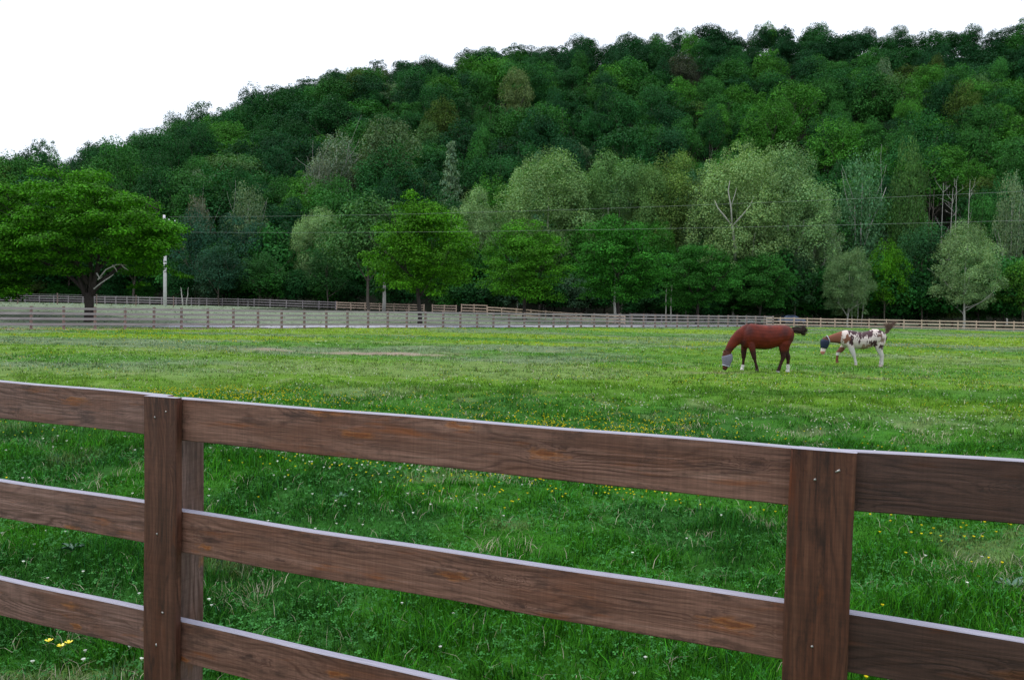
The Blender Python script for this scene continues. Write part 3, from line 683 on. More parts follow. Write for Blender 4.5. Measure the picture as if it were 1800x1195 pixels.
# field and wood-edge trees, each where it stands
tree_px('maple_tree', 'bright green maple with low spreading crown left of centre', 738, 360, 182, 80, 'maple', 0, BRI)
tree_px('broadleaf_tree', 'rounded mid green tree just left of the bright maple', 648, 357, 158, 106, 'hill', 1, (.045, .125, .03))
tree_px('maple_tree', 'mid green maple on a dark trunk at the centre', 922, 402, 150, 98, 'maple', 1, (.050, .180, .010))
tree_px('maple_tree', 'dense deep green maple right of the centre', 1085, 398, 162, 101, 'maple', 2, (.030, .150, .014))
tree_px('maple_tree', 'dark green maple below the large pale sycamore', 1225, 440, 140, 108, 'maple', 3, (.028, .135, .016))
tree_px('maple_tree', 'small deep green tree left above the chestnut horse', 1335, 452, 120, 116, 'maple', 0, (.028, .125, .018))
SY = [(560, 383, 100, 128, 'small pale sycamore left of the rounded green tree', 0, PALE), (833, 358, 100, 124, 'narrow pale sycamore between bright maple and centre maple', 1, PALE),
      (960, 298, 172, 128, 'wide pale sycamore behind the centre maple', 2, (.16, .28, .095)), (1085, 300, 150, 133, 'green grey sycamore with bare limbs behind dense maple', 3, PALG),
      (1180, 303, 142, 131, 'olive topped sycamore right of the green grey one', 1, (.115, .20, .045)), (1290, 285, 160, 122, 'tall pale sycamore with forked white limbs above the chestnut horse', 0, (.185, .30, .105)),
      (1380, 296, 150, 126, 'broad pale sycamore with rounded right side above the horses', 2, (.165, .29, .11)), (1490, 452, 80, 115, 'thin pale young sycamore clump above the paint horse', 3, (.125, .215, .085)),
      (1693, 413, 108, 116, 'pale sycamore standing alone toward the right edge', 2, (.18, .295, .12)), (908, 330, 60, 137, 'slim pale sycamore at the left flank of the wide one', 1, PALE),
      (1030, 322, 110, 131, 'mid green sycamore between the wide and the green grey ones', 3, (.10, .21, .06)), (1137, 316, 100, 129, 'light green sycamore between the green grey and olive ones', 0, (.10, .20, .055)),
      (1240, 330, 90, 127, 'dull green sycamore at the left flank of the tall forked one', 2, (.11, .20, .075)), (1430, 360, 90, 128, 'pale sycamore low on the right flank of the broad one', 1, (.17, .26, .13)),
      (1335, 300, 110, 129, 'pale sycamore top between the tall forked and broad ones', 3, (.165, .275, .095))]
for (px, yt, wp, Y, lab, v, c) in SY: tree_px('sycamore_tree', lab, px, yt, wp, Y, 'sycamore', v, c)
def forked_limbs():
    Y = 122; p = G(1290, Y); o = [q for q in COL.objects if q.get('label', '').startswith('tall pale sycamore with forked')][0]
    inv = (Matrix.Translation(o.location) @ Matrix.Rotation(o.rotation_euler.z, 4, 'Z') @ Matrix.Diagonal((*o.scale, 1))).inverted()
    m = MB(); f = lambda x, y, dy: inv @ at(x, y, Y+dy)
    for l, rr in (([(1291, 462, -3), (1291, 430, -4), (1287, 398, -5.2)], [.20, .17, .15]), ([(1287, 398, -5.2), (1272, 378, -5.6), (1262, 366, -5.6), (1256, 352, -5.4)], [.12, .1, .07, .03]), ([(1287, 398, -5.2), (1305, 378, -5.6), (1318, 362, -5.6), (1326, 345, -5.4)], [.12, .1, .07, .03]),
                  ([(1287, 398, -5.2), (1285, 365, -5.4), (1280, 335, -5.2), (1283, 318, -4.8)], [.13, .1, .07, .03]), ([(1285, 362, -5.4), (1291, 345, -5.2), (1295, 330, -5)], [.07, .05, .02])):
        m.tube([f(*q) for q in l], [x_/o.scale.x for x_ in rr], 7)
    m.build('limb', BARKW, o)
BARKW = simple('bark_white', (.33, .32, .27), .8, .2, .25, 3)
forked_limbs()
EDGE = [(1555, 437, 74, 118, 'bright yellow green tree right of the paint horse tail', 'hill', 3, BRI), (1618, 402, 96, 121, 'dark green tree between the bright tree and lone sycamore', 'hill', 4, (.02, .078, .025)),
        (1797, 466, 96, 118, 'bright green tree cut by the right edge', 'hill', 5, (.05, .15, .014)), (1745, 470, 70, 128, 'dark low tree left of the right edge', 'hill', 6, MID),
        (1430, 470, 80, 128, 'dark tree between broad sycamore and young sycamores', 'hill', 2, DRK),
        (345, 385, 96, 124, 'dull blue green tree right of the utility pole', 'hill', 7, TEAL), (425, 388, 100, 128, 'teal green tree behind the wires left of centre', 'hill', 0, TEAL),
        (505, 410, 86, 132, 'dark green tree left of the small pale sycamore', 'hill', 2, DRK), (455, 450, 84, 121, 'small bright sprigged tree behind the pale fence', 'hill', 8, (.03, .11, .025)),
        (575, 440, 80, 119, 'dark tree under the small pale sycamore', 'hill', 3, (.022, .085, .02)), (385, 440, 90, 119, 'low dark teal tree by the twin pale trunks', 'hill', 5, (.02, .07, .035)),
        (800, 430, 76, 118, 'mid green tree right behind the bright maple', 'hill', 6, MID), (885, 372, 70, 126, 'light green tree behind the centre maple left side', 'tall', 1, PALG),
        (1010, 410, 70, 122, 'green tree in the gap between centre and dense maples', 'hill', 1, MID), (1155, 400, 80, 120, 'mid green tree between dense and dark maples', 'hill', 0, MID),
        (1280, 440, 80, 124, 'dark green tree under the tall forked sycamore', 'hill', 4, (.02, .075, .02)), (1395, 455, 90, 121, 'low dark tree under the broad sycamore', 'hill', 7, (.03, .085, .03)),
        (20, 400, 150, 135, 'dark tree behind the big maple at the left edge', 'hill', 3, (.02, .085, .022)), (120, 410, 130, 138, 'dark tree hidden behind the big maple trunk', 'hill', 5, DRK), (235, 400, 130, 136, 'dark tree behind the right half of the big maple', 'hill', 6, DRK),
        (790, 252, 62, 165, 'pale spired tree on the lower hill above the bright maple', 'cone', 0, (.11, .185, .10)), (942, 268, 48, 160, 'blue green pointed tree above the wide sycamore', 'cone', 1, (.055, .16, .075)),
        (1092, 283, 52, 142, 'pale pointed tree above the green grey sycamore', 'tall', 0, (.09, .19, .09)), (1205, 290, 60, 142, 'teal green tree above the olive sycamore', 'tall', 2, (.06, .16, .07)),
        (905, 133, 56, 235, 'pale dome shaped tree high on the hill near the centre', 'hill', 9, (.11, .165, .055)), (1193, 101, 58, 268, 'reddish brown tree near the ridge right of centre', 'hill', 1, (.042, .054, .030)),
        (1508, 262, 96, 150, 'pale green tree with bare pale limbs on the lower right hill', 'tall', 1, (.07, .17, .07)), (590, 230, 95, 185, 'pale spreading tree on the hill above the rounded tree', 'tall', 2, (.14, .20, .12)),
        (560, 272, 60, 178, 'greyish slim tree on the hill left of the pale spreading one', 'tall', 0, (.13, .165, .11)), (680, 222, 110, 180, 'wide grey green tree on the hill above the bright maple', 'hill', 6, (.085, .15, .06)),
        (1590, 268, 64, 150, 'light green upright tree beside the bare trunks', 'hill', 5, (.06, .14, .035)), (435, 320, 80, 146, 'grey green tree on the hill foot behind the teal tree', 'tall', 1, (.10, .16, .075)),
        (350, 335, 60, 146, 'brownish grey tree on the hill foot right of the big maple', 'tall', 0, (.12, .13, .085)), (1770, 300, 60, 146, 'tall pale tree at the hill foot by the right edge', 'tall', 1, (.12, .19, .09))]
for (px, yt, wp, Y, lab, k, v, c) in EDGE: tree_px('broadleaf_tree', lab, px, yt, wp, Y, k, v, c)

# bushes that close the wood edge down to the ground
BL = 'low {} bush at the wood edge {}'
BUSH = [(18, 'dark green', 'at the far left'), (62, 'olive', 'left of the big maple'), (108, 'mid green', 'left behind the big maple trunk'), (200, 'dark green', 'right behind the big maple trunk'), (248, 'mid green', 'left of the utility pole'),
        (322, 'dark green', 'just right of the utility pole'), (372, 'grey green', 'by the twin pale trunks'), (418, 'dark green', 'under the teal tree'), (470, 'mid green', 'under the small sprigged tree'), (520, 'dark green', 'left of the small sycamore'),
        (566, 'mid green', 'under the small sycamore'), (612, 'dark green', 'left of the rounded tree trunk'), (700, 'dark green', 'left of the bright maple trunk'), (795, 'mid green', 'right of the bright maple trunk'), (845, 'dark green', 'left of the centre'),
        (880, 'grey green', 'left of the centre maple trunk'), (960, 'dark green', 'right of the centre maple trunk'), (1010, 'grey green', 'in the gap by the dense maple'), (1050, 'dark green', 'left of the dense maple trunk'), (1130, 'dark green', 'right of the dense maple trunk'),
        (1180, 'mid green', 'above the pale topped fence piece'), (1240, 'dark green', 'under the dark maple'), (1285, 'mid green', 'left of the white gate'), (1345, 'dark green', 'right of the white gate'), (1395, 'mid green', 'above the chestnut horse tail'),
        (1440, 'dark green', 'above the paint horse head'), (1480, 'olive', 'under the young sycamores'), (1525, 'mid green', 'above the paint horse rump'), (1570, 'dark green', 'under the bright yellow green tree'), (1615, 'dark green', 'under the dark right tree'),
        (1660, 'olive', 'left of the lone sycamore trunk'), (1705, 'mid green', 'right of the lone sycamore trunk'), (1750, 'mid green', 'near the right edge'), (1790, 'dark green', 'at the right edge')]
CB = {'dark green': (.011, .06, .014), 'mid green': (.022, .105, .014), 'grey green': (.05, .11, .055), 'olive': (.06, .10, .025)}
for i, (px, cn, where) in enumerate(BUSH):
    Y = (134 if px < 300 else 119 if px < 700 else 110+(px-700)*.012)+random.uniform(-1.5, 3)+4; p = G(px, Y)
    tree('bush', BL.format(cn, where), 'bush', p, 'bush', i, random.uniform(3.2, 6.0), random.uniform(5.0, 8.0), CB[cn], 'bushes along the wood edge')

for i, (px, cn, where) in enumerate(BUSH):
    Y = (142 if px < 300 else 130 if px < 700 else 124)+random.uniform(-3, 3); p = G(px+14, Y)
    tree('bush', 'tall dark undergrowth behind the low bush '+where, 'bush', p, 'bush', i+1, random.uniform(7.5, 12), random.uniform(9.0, 12.5), (.024, .12, .022), 'tall undergrowth inside the wood edge')

# trunks seen against the dark of the wood
def stem_tree(px, base, top, Y, r, label, lean=0, mat=None, bare=False, kind=None):
    p = G(px, Y); zt = at(px, top, Y).z; h = zt-p.z; rs = random.Random(px)
    o = empty('slender_tree' if not bare else 'bare_tree', p); tag(o, label, 'tree', None)
    m = MB(); pts = [Vector((lean*h*t+rs.uniform(-.06, .06), rs.uniform(-.06, .06), h*t-.5*(t == 0))) for t in (0, .2, .4, .6, .8, 1)]
    m.tube(pts, [r, r*.9, r*.8, r*.65, r*.45, r*.15], 7); m.build('trunk', mat or BARKP, o)
    for k in range(7 if bare else 3):
        m = MB()
        t = rs.uniform(.35, .95); a = rs.uniform(0, 6.28); q = Vector((lean*h*t, 0, h*t))
        limb(m, q, (math.cos(a), math.sin(a), rs.uniform(.5, 1.6)), h*rs.uniform(.06, .11), r*.3, 1, rs, n=4)
        m.build('branch', mat or BARKP, o)
    return o
stem_tree(675, 545, 470, 108, .26, 'pale grey trunk rising behind the fence left of the bright maple')
stem_tree(322, 533, 505, 118, .11, 'left of the twin pale trunks right of the utility pole', -.12)
stem_tree(327, 533, 505, 118.3, .10, 'right of the twin pale trunks right of the utility pole', .15)
stem_tree(1170, 560, 500, 107, .09, 'left of two thin pale trunks under the dark maple')
stem_tree(1179, 560, 500, 108, .11, 'right of two thin pale trunks under the dark maple')
stem_tree(1080, 553, 480, 100, .2, 'grey trunk leaning beside the dense maple')
for k, (px, Y) in enumerate(((1498, 114), (1506, 115), (1514, 114.5))):
    stem_tree(px, 565, 475+k*6, Y+2, .06, ('leftmost', 'middle', 'rightmost')[k]+' thin pale stem of the young clump above the paint horse', (-.05, .02, .07)[k])
for k, (px, yt, yb, c) in enumerate(((1625, 322, 400, 'purplish'), (1650, 322, 405, 'pale'), (1663, 330, 410, 'pale'), (1677, 318, 400, 'pale'), (1697, 316, 405, 'white'), (1631, 330, 398, 'purplish'))):
    Y = 148+k; p = G(px, Y); b = at(px, yb, Y)
    o = stem_tree(px, yb, yt, Y, .09, ('purplish bare tree left of the dead trunks on the right hill', 'pale dead trunk second from left on the right hill', 'pale crooked dead trunk in the middle of the dead stand',
        'pale dead trunk right of the crooked one', 'tallest white dead trunk at the right of the dead stand', 'short purplish bare tree beside the leftmost one')[k], (.01, .0, .02, -.02, .0, .02)[k], bare=True,
        mat=BARKP if c != 'purplish' else BARK)

# the big maple in front of the pasture fence at the left
def big_maple():
    p = G(157, 63); Y = 63; rs = random.Random(5); o = empty('maple_tree', p)
    tag(o, 'large spreading bright green maple with a low fork at the left', 'tree')
    s = Y/FPX
    def loc(px, py, dy=0): v = at(px, py, Y+dy)-p; return Vector((v.x, v.y, v.z))
    m = MB()
    m.tube([(0, 0, -.5), (0, 0, .1), loc(156, 560), loc(157, 540), loc(156, 515)], [.54, .42, .36, .34, .36], 12)
    limbs = [[(150, 520), (142, 495), (130, 465), (112, 430), (90, 400)], [(162, 520), (166, 495), (172, 460), (180, 420), (196, 385)], [(160, 515), (160, 480), (158, 440), (152, 390), (150, 340)],
             [(165, 510), (185, 488), (210, 470), (245, 450), (290, 430)], [(150, 510), (128, 490), (98, 470), (60, 455), (15, 450)], [(158, 500), (175, 470), (215, 430), (250, 390), (280, 370)], [(155, 500), (135, 460), (80, 430), (40, 390), (0, 370)]]
    for i, l in enumerate(limbs):
        dy = rs.uniform(-3, 3) if i > 1 else 0
        pts = [loc(x, y, dy*k/4) for k, (x, y) in enumerate(l)]; m.tube(pts, [.22, .16, .11, .07, .03], 8)
        for k in (2, 3, 4):
            for _ in range(3):
                a = rs.uniform(0, 6.28); limb(m, pts[k], (math.cos(a), math.sin(a), rs.uniform(.1, .7)), rs.uniform(1.5, 3), .05, 1, rs, n=4)
    m.build('trunk', BARKD, o)
    m = MB()      # dead pale branches on the right side of the fork
    for l in ([(165, 508), (178, 497), (192, 488), (200, 482)], [(172, 492), (186, 474), (205, 465), (222, 466)], [(198, 466), (203, 472), (206, 478)], [(213, 465), (219, 471), (226, 475)], [(170, 480), (176, 490), (180, 486)]):
        m.tube([loc(x, y, -2.5) for x, y in l], [.06]+[.042]*(len(l)-2)+[.015], 6)
    m.build('dead_branch', BARKP, o)
    # crown: shelves of leaves
    lb = []
    env = lambda x: np.interp(x, [-40, 0, 60, 110, 170, 240, 290, 330], [352, 334, 312, 308, 314, 348, 384, 414])
    low = lambda x: np.interp(x, [-40, 0, 60, 110, 150, 190, 240, 290, 335], [525, 522, 516, 498, 468, 470, 500, 436, 412])
    tries = 0
    while len(lb) < 290 and tries < 4000:
        tries += 1
        x = rs.uniform(-45, 300); y = rs.uniform(env(x)+6+13*math.sin(x*.075)+8*math.sin(x*.21+1), low(x)+8*math.sin(x*.13)); half = math.sqrt(max(0, 1-((x-140)/215)**2))*7.2
        f = max(.0, 1-abs((y-410)/120)**2)**.5; dy = rs.uniform(-1, 1)*half*max(.55, f)
        c = loc(x, y, dy); sz = rs.uniform(.65, 1.25); lb.append((c.x, c.y, c.z, sz*1.3, sz*1.3, sz*.62))
    for x, y in ((300, 478), (315, 484), (328, 488), (288, 470), (270, 480), (250, 500), (235, 505)):
        c = loc(x, y, rs.uniform(-2, 0)); lb.append((c.x, c.y, c.z, .6, .6, .3))
    V, F, T = crown_leaves(lb, 95000, .215, 77, .8, (.4, 1.5), .35)
    c = link('crown', npmesh('crown', V, F, T), LEAF, o); c.color = (.042, .165, .005, 1)
big_maple()

# ------------------------------------------------------------ the wooded hill
def hill_forest():
    sp = 10.6; pts = []; rs = random.Random(3)
    y = 152.0; row = 0
    while y < 345:
        hw = .70*y+14; x = -hw+(row % 2)*sp*.5
        while x < hw:
            pts.append((x+rs.uniform(-4.6, 4.6), y+rs.uniform(-4, 4))); x += sp
        y += sp*.84; row += 1
    pts.sort(key=lambda p: p[1])
    hand = [(px, Y) for (px, yt, wp, Y, *_r) in EDGE if Y >= 140]
    near = []; rest = []; names = {}
    cols = {'dark green': (.012, .062, .020), 'deep green': (.017, .086, .020), 'mid green': (.030, .125, .022), 'bright green': (.048, .175, .020), 'light green': (.075, .17, .05), 'olive green': (.050, .095, .016), 'grey green': (.095, .16, .08), 'brownish': (.036, .060, .024)}
    land = [(-1e9, 'above the far left edge'), (130, 'above the big maple crown'), (300, 'above the utility pole'), (450, 'above the small pale sycamore'), (620, 'above the bright maple'), (820, 'above the centre maple'), (1000, 'above the dense maple'), (1160, 'above the dark maple'), (1280, 'above the chestnut horse'), (1430, 'above the paint horse'), (1580, 'above the dead trunks'), (1700, 'by the right edge')]
    for (x, y_) in pts:
        z = float(gz(x, y_)); v = Vector((x, y_, z))-EYE; px = 900+FPX*v.dot(Rv)/v.dot(Fv)
        if any(abs(px-a)*y_/FPX < 5 and abs(y_-b) < 7 for a, b in hand): continue
        if 1610 < px < 1710 and y_ < 172: continue
        t = (y_-150)/170
        nz = float(fbm([x], [y_*1.3], 34, 123)[0]); r = rs.uniform(0, 1)
        if t > .72: wts = [.55, .27, .10, .02, .01, .03, .01, .01]
        elif t > .4: wts = [.28, .30, .26, .08, .02, .04, .02, .0]
        else: wts = [.17, .26, .28, .13, .06, .05, .05, .0]
        if px > 1180 and .2 < t < .6 and nz > .42: wts = [.05, .15, .3, .38, .08, .04, 0, 0]
        if px < 330 or nz < .36: wts = [w_*(1.8 if i_ < 2 else .7) for i_, w_ in enumerate(wts)]
        kn = rs.choices(list(cols), wts)[0]; c = cols[kn]; f = rs.uniform(.88, 1.14); c = tuple(q*f for q in c)
        big = rs.uniform(.62, 1.32)
        H = (rs.uniform(11.5, 19) if t < .78 else rs.uniform(11, 14.5))*(.9 if t > .75 else 1.0)*(1.15 if t < .2 else 1); Wd = rs.uniform(9.8, 14.2)*big*(.92 if t > .7 else 1)
        kind = 'tall' if kn in ('grey green', 'light green') and rs.random() < .55 else 'hill'
        if kind == 'tall': H *= 1.05; Wd *= .8
        (near if len(near) < 292 else rest).append((x, y_, z, px, t, kn, c, H, Wd, kind, rs.randint(0, 8), rs.uniform(0, 6.28)))
    buckets = {}
    for q in near:
        band = 'at the hill foot' if q[4] < .12 else 'low on the hill' if q[4] < .3 else 'halfway up the hill' if q[4] < .5 else 'high on the hill'
        la = [l for a, l in land if q[3] >= a][-1]; buckets.setdefault((q[5], 'narrow' if q[8] < 10.5 else 'broad' if q[8] > 14.5 else 'rounded', band, la), []).append(q)
    ordn = ['leftmost', 'second', 'third', 'fourth', 'fifth', 'sixth', 'seventh']
    for (kn, shp, band, la), L in buckets.items():
        L.sort(key=lambda q: q[3])
        for i, q in enumerate(L):
            lab = f'{shp} {kn} tree {band} {la}' if len(L) == 1 else f'{ordn[min(i, 6)]} {shp} {kn} tree {band} {la}'.replace('halfway up the hill', 'halfway uphill')
            tree('forest_tree', lab, 'tree', (q[0], q[1], q[2]-.6), q[9], q[10], q[7], q[8], q[6], 'trees covering the hillside', q[11])
    # the remaining trees toward the ridge, as one object
    VV, FF, TT = [], [], []; base = 0; cache = {}
    for q in rest:
        L = KINDS[q[9]]; cm, tm, h0, r0 = L[q[10] % len(L)]
        if cm.name not in cache:
            v = np.empty(len(cm.vertices)*3, np.float32); cm.vertices.foreach_get('co', v); a = np.empty(len(cm.vertices)*4, np.float32); cm.color_attributes['tint'].data.foreach_get('color', a)
            cache[cm.name] = (v.reshape(-1, 4, 3), a.reshape(-1, 4, 4)[:, 0, :3])
        v, a = cache[cm.name]; k = rng.permutation(len(v))[:int(len(v)*.85)]; v = v[k]; a = a[k]
        ctr = v.mean(1, keepdims=True); v = ctr+(v-ctr)*1.12
        s = q[8]/(2*r0); ca, sa = math.cos(q[11]), math.sin(q[11])
        X = (v[..., 0]*ca-v[..., 1]*sa)*s+q[0]; Yv = (v[..., 0]*sa+v[..., 1]*ca)*s+q[1]; Z = v[..., 2]*q[7]/h0+q[2]-.6
        VV.append(np.stack([X, Yv, Z], -1).reshape(-1, 3)); n = len(v); FF.append(np.arange(4*n).reshape(-1, 4)+base); base += 4*n
        TT.append(np.repeat(a*np.array(q[6]), 4, 0))
    o = link('ridge_forest', npmesh('ridge_forest', np.concatenate(VV), np.concatenate(FF), np.concatenate(TT)), LEAF); o.color = (1, 1, 1, 1)
    tag(o, 'dark mass of trees covering the top of the hill up to the skyline', 'forest', kind='stuff')
hill_forest()

# ------------------------------------------------------------ utility pole and wires
POLE = simple('pole_wood_pale', (.66, .63, .64), .8, .2, .25, 2); CER = simple('insulator_white', (.75, .8, .82), .3, .5, .05)
def pole(base, h, label, hidden=False):
    o = empty('utility_pole', base); tag(o, label, 'utility pole')
    m = MB(); m.tube([(0, 0, -.5), (0, 0, h*.5), (-.12, 0, h)], [.2, .17, .13], 12); m.build('pole', POLE, o)
    m = MB(); m.beam((-.2, -.16, h-.6), (1.3, -.16, h-.9), .1, .12); m.build('crossarm', FENG, o)
    for dx, z in ((.5, h-.55), (1.2, h-.68), (.35, h-2.3), (1.0, h-2.4), (.95, h-3.6)):
        m = MB(); m.tube([(dx, -.16, z-.14), (dx, -.16, z-.05), (dx, -.16, z), (dx, -.16, z+.08)], [.03, .09, .06, .09], 8); m.build('insulator', CER, o)
    m = MB(); m.beam((0, -.1, h-2.5), (1.1, -.16, h-2.5), .06, .06); m.beam((.05, -.1, h-4.0), (.95, -.16, h-3.7), .04, .04); m.build('bracket', FENG, o)
    m = MB(); m.tube([(.38, -.2, h-3.3), (.38, -.2, h-2.75)], .17, 12); m.build('transformer', CER, o)
pb = G(290, 92); ptop = at(287, 378, 92)
pole(pb, ptop.z-pb.z, 'pale utility pole standing behind the right side of the maple')
p2 = Vector((46, 40, float(gz(46, 40))))
def wire(name, a, b, mid, lab):
    # parabola through a, mid (t=.477) and b
    m = MB(); pts = []; t0 = .5; c = mid
    for i in range(41):
        t = i/40; L = a.lerp(b, t); sag = c*4*t*(1-t); pts.append(L-Vector((0, 0, sag)))
    m.tube(pts, .0065, 5); o = m.build(name, WIRE); tag(o, lab, 'wire')
WIRE = simple('wire_aluminium', (.20, .23, .21), .5, .5, .05)
wa = at(300, 408, 91.8); wb = at(1800, 375, 47); d = (wb-wa); 
wire('power_line', wa, wa+d*1.35, .55, 'lower pale wire running right from the utility pole')
wa = at(298, 381, 91.8); wb = at(1800, 319, 47); d = (wb-wa)
wire('power_line', wa, wa+d*1.35, .75, 'upper thin wire running right from the pole top')

# ------------------------------------------------------------ a parked car behind the trees
def car(px, Y, rz):
    p = G(px, Y); o = empty('parked_car', p, rz); tag(o, 'pale blue parked car half hidden behind the tan fence', 'car')
    prof = [(-2.1, .35), (-2.15, .75), (-1.95, .95), (-1.35, 1.02), (-.85, 1.42), (.55, 1.45), (1.25, 1.0), (1.95, .88), (2.15, .65), (2.1, .35)]
    m = MB(); V = [(x, s*(.85 if z < 1.1 else .68), z) for s in (-1, 1) for x, z in prof]; n = len(prof)
    m.add(V, [tuple(range(n))[::-1], tuple(range(n, 2*n))]+[(i, (i+1) % n, n+(i+1) % n, n+i) for i in range(n)]); m.build('body', simple('car_paint', (.16, .21, .36), .25, .6, .03), o)
    gl = simple('car_glass', (.03, .035, .045), .1, .6, .05)
    for s in (-1, 1):
        m = MB(); y = s*.80
        m.add([(-1.15, y, 1.06), (-.8, s*.71, 1.36), (.5, s*.71, 1.38), (1.05, y, 1.06)], [(0, 1, 2, 3)]); m.build('window', gl, o)
    for x in (-1.35, 1.35):
        for s in (-1, 1):
            m = MB(); m.tube([(x, s*.88, .33), (x, s*.66, .33)], .33, 16); m.build('wheel', simple('tyre', (.02, .02, .02)), o)
car(1388, 121, .05)

# ------------------------------------------------------------ horses
def ell_loft(bm_list, stations):
    """stations: (centre Vector, axis-a Vector, ra, axis-b Vector, rb); a closed skin over ellipse rings"""
    n = 20; V = []; F = []
    for c, a, ra, b, rb in stations:
        for k in range(n):
            t = 2*math.pi*k/n; V.append(c+a*(ra*math.cos(t))+b*(rb*math.sin(t)))
    for i in range(len(stations)-1):
        for k in range(n): k2 = (k+1) % n; F.append((i*n+k, i*n+k2, (i+1)*n+k2, (i+1)*n+k))
    F.append(tuple(range(n-1, -1, -1))); F.append(tuple((len(stations)-1)*n+k for k in range(n)))
    bm_list.append((V, F))
def horse(name, label, loc, rz, q, spec, paint, voxel=.013):
    """q = metres per traced unit, traced from the side: x along, y down"""
    x0, y0 = spec['origin']; P = lambda x, y, d=0: Vector(((x-x0)*q, d, (y0-y)*q))
    parts = []; YV = Vector((0, 1, 0))
    st = []
    T = spec['torso']
    for (x, yt, yb, hw) in T:
        st.append((P(x, (yt+yb)/2), Vector((0, 0, 1)), (yb-yt)/2*q, YV, hw))
    ell_loft(parts, st)
    def chain(pts, flat=None):
        st = []
        for i, (x, y, r, hw, *dd) in enumerate(pts):
            d = dd[0] if dd else 0
            a = P(*pts[max(i-1, 0)][:2]); b = P(*pts[min(i+1, len(pts)-1)][:2]); t = (b-a).normalized(); nn = Vector((-t.z, 0, t.x))
            st.append((P(x, y, d), nn, r*q, YV, hw))
        ell_loft(parts, st)
    chain(spec['neck']); chain(spec['head'])
    for l in spec['legs']: chain([(x, y, r*(1.0 if i < 2 else 1.25), rw*(1.0 if i < 2 else 1.2), d) for i, (x, y, r, rw, d) in enumerate(l)])
    for (x, y, dx, dy, d) in spec['ears']:
        chain([(x, y, 13, .022, d), (x+dx*.5, y+dy*.5, 12, .016, d*1.1), (x+dx, y+dy, 3, .004, d*1.15)])
    V = []; F = []
    for v, f in parts: b = len(V); V += [tuple(x) for x in v]; F += [tuple(b+i for i in ff) for ff in f]
    me = bpy.data.meshes.new('body'); me.from_pydata(V, [], F); bm = bmesh.new(); bm.from_mesh(me); bmesh.ops.recalc_face_normals(bm, faces=bm.faces); bm.to_mesh(me); bm.free()
    tmp = bpy.data.objects.new('tmp', me); COL.objects.link(tmp)
    r = tmp.modifiers.new('r', 'REMESH'); r.mode = 'VOXEL'; r.voxel_size = voxel
    s = tmp.modifiers.new('s', 'SMOOTH'); s.factor = .5; s.iterations = 4
    dg = bpy.context.evaluated_depsgraph_get(); me2 = bpy.data.meshes.new_from_object(tmp.evaluated_get(dg)); bpy.data.objects.remove(tmp)
    n = len(me2.vertices); co = np.empty(n*3, np.float32); me2.vertices.foreach_get('co', co); co = co.reshape(-1, 3)
    tx = co[:, 0]/q+x0; ty = y0-co[:, 2]/q
    c = paint(tx, ty, co[:, 1]); a = me2.color_attributes.new('tint', 'FLOAT_COLOR', 'POINT'); cc = np.ones((n, 4), np.float32); cc[:, :3] = c; a.data.foreach_set('color', cc.ravel())
    me2.polygons.foreach_set('use_smooth', np.ones(len(me2.polygons), bool))
    o = empty(name, loc, rz); tag(o, label, 'horse')
    b = link('body', me2, COAT, o)
    return o, P
def coat_mat():
    m, n, b = newmat('horse_coat'); at_ = N(n, 'ShaderNodeAttribute', attribute_name='tint')
    tc = N(n, 'ShaderNodeTexCoord'); nz = N(n, 'ShaderNodeTexNoise', Scale=26.0, Detail=4.0); n.links.new(tc.outputs['Object'], nz.inputs['Vector'])
    c = mixc(n, 1.0, at_.outputs['Color'], mth(n, 'MULTIPLY_ADD', nz.outputs['Fac'], .4, .8), 'MULTIPLY')
    n.links.new(c, b.inputs['Base Color']); b.inputs['Roughness'].default_value = .55; b.inputs['Specular IOR Level'].default_value = .18
    b.inputs['Sheen Weight'].default_value = .0
    return m
COAT = coat_mat()
def mixmask(c, m, col): m = np.clip(m, 0, 1)[:, None]; return c*(1-m)+np.array(col)*m
def hairs(name, parent, mat, strands, r=.006):
    m = MB()
    for pts in strands: m.tube(pts, [r, r*1.0, r*.8, r*.25][:len(pts)] if len(pts) <= 4 else [r]*(len(pts)-1)+[r*.2], 4, cap=False)
    return m.build(name, mat, parent)
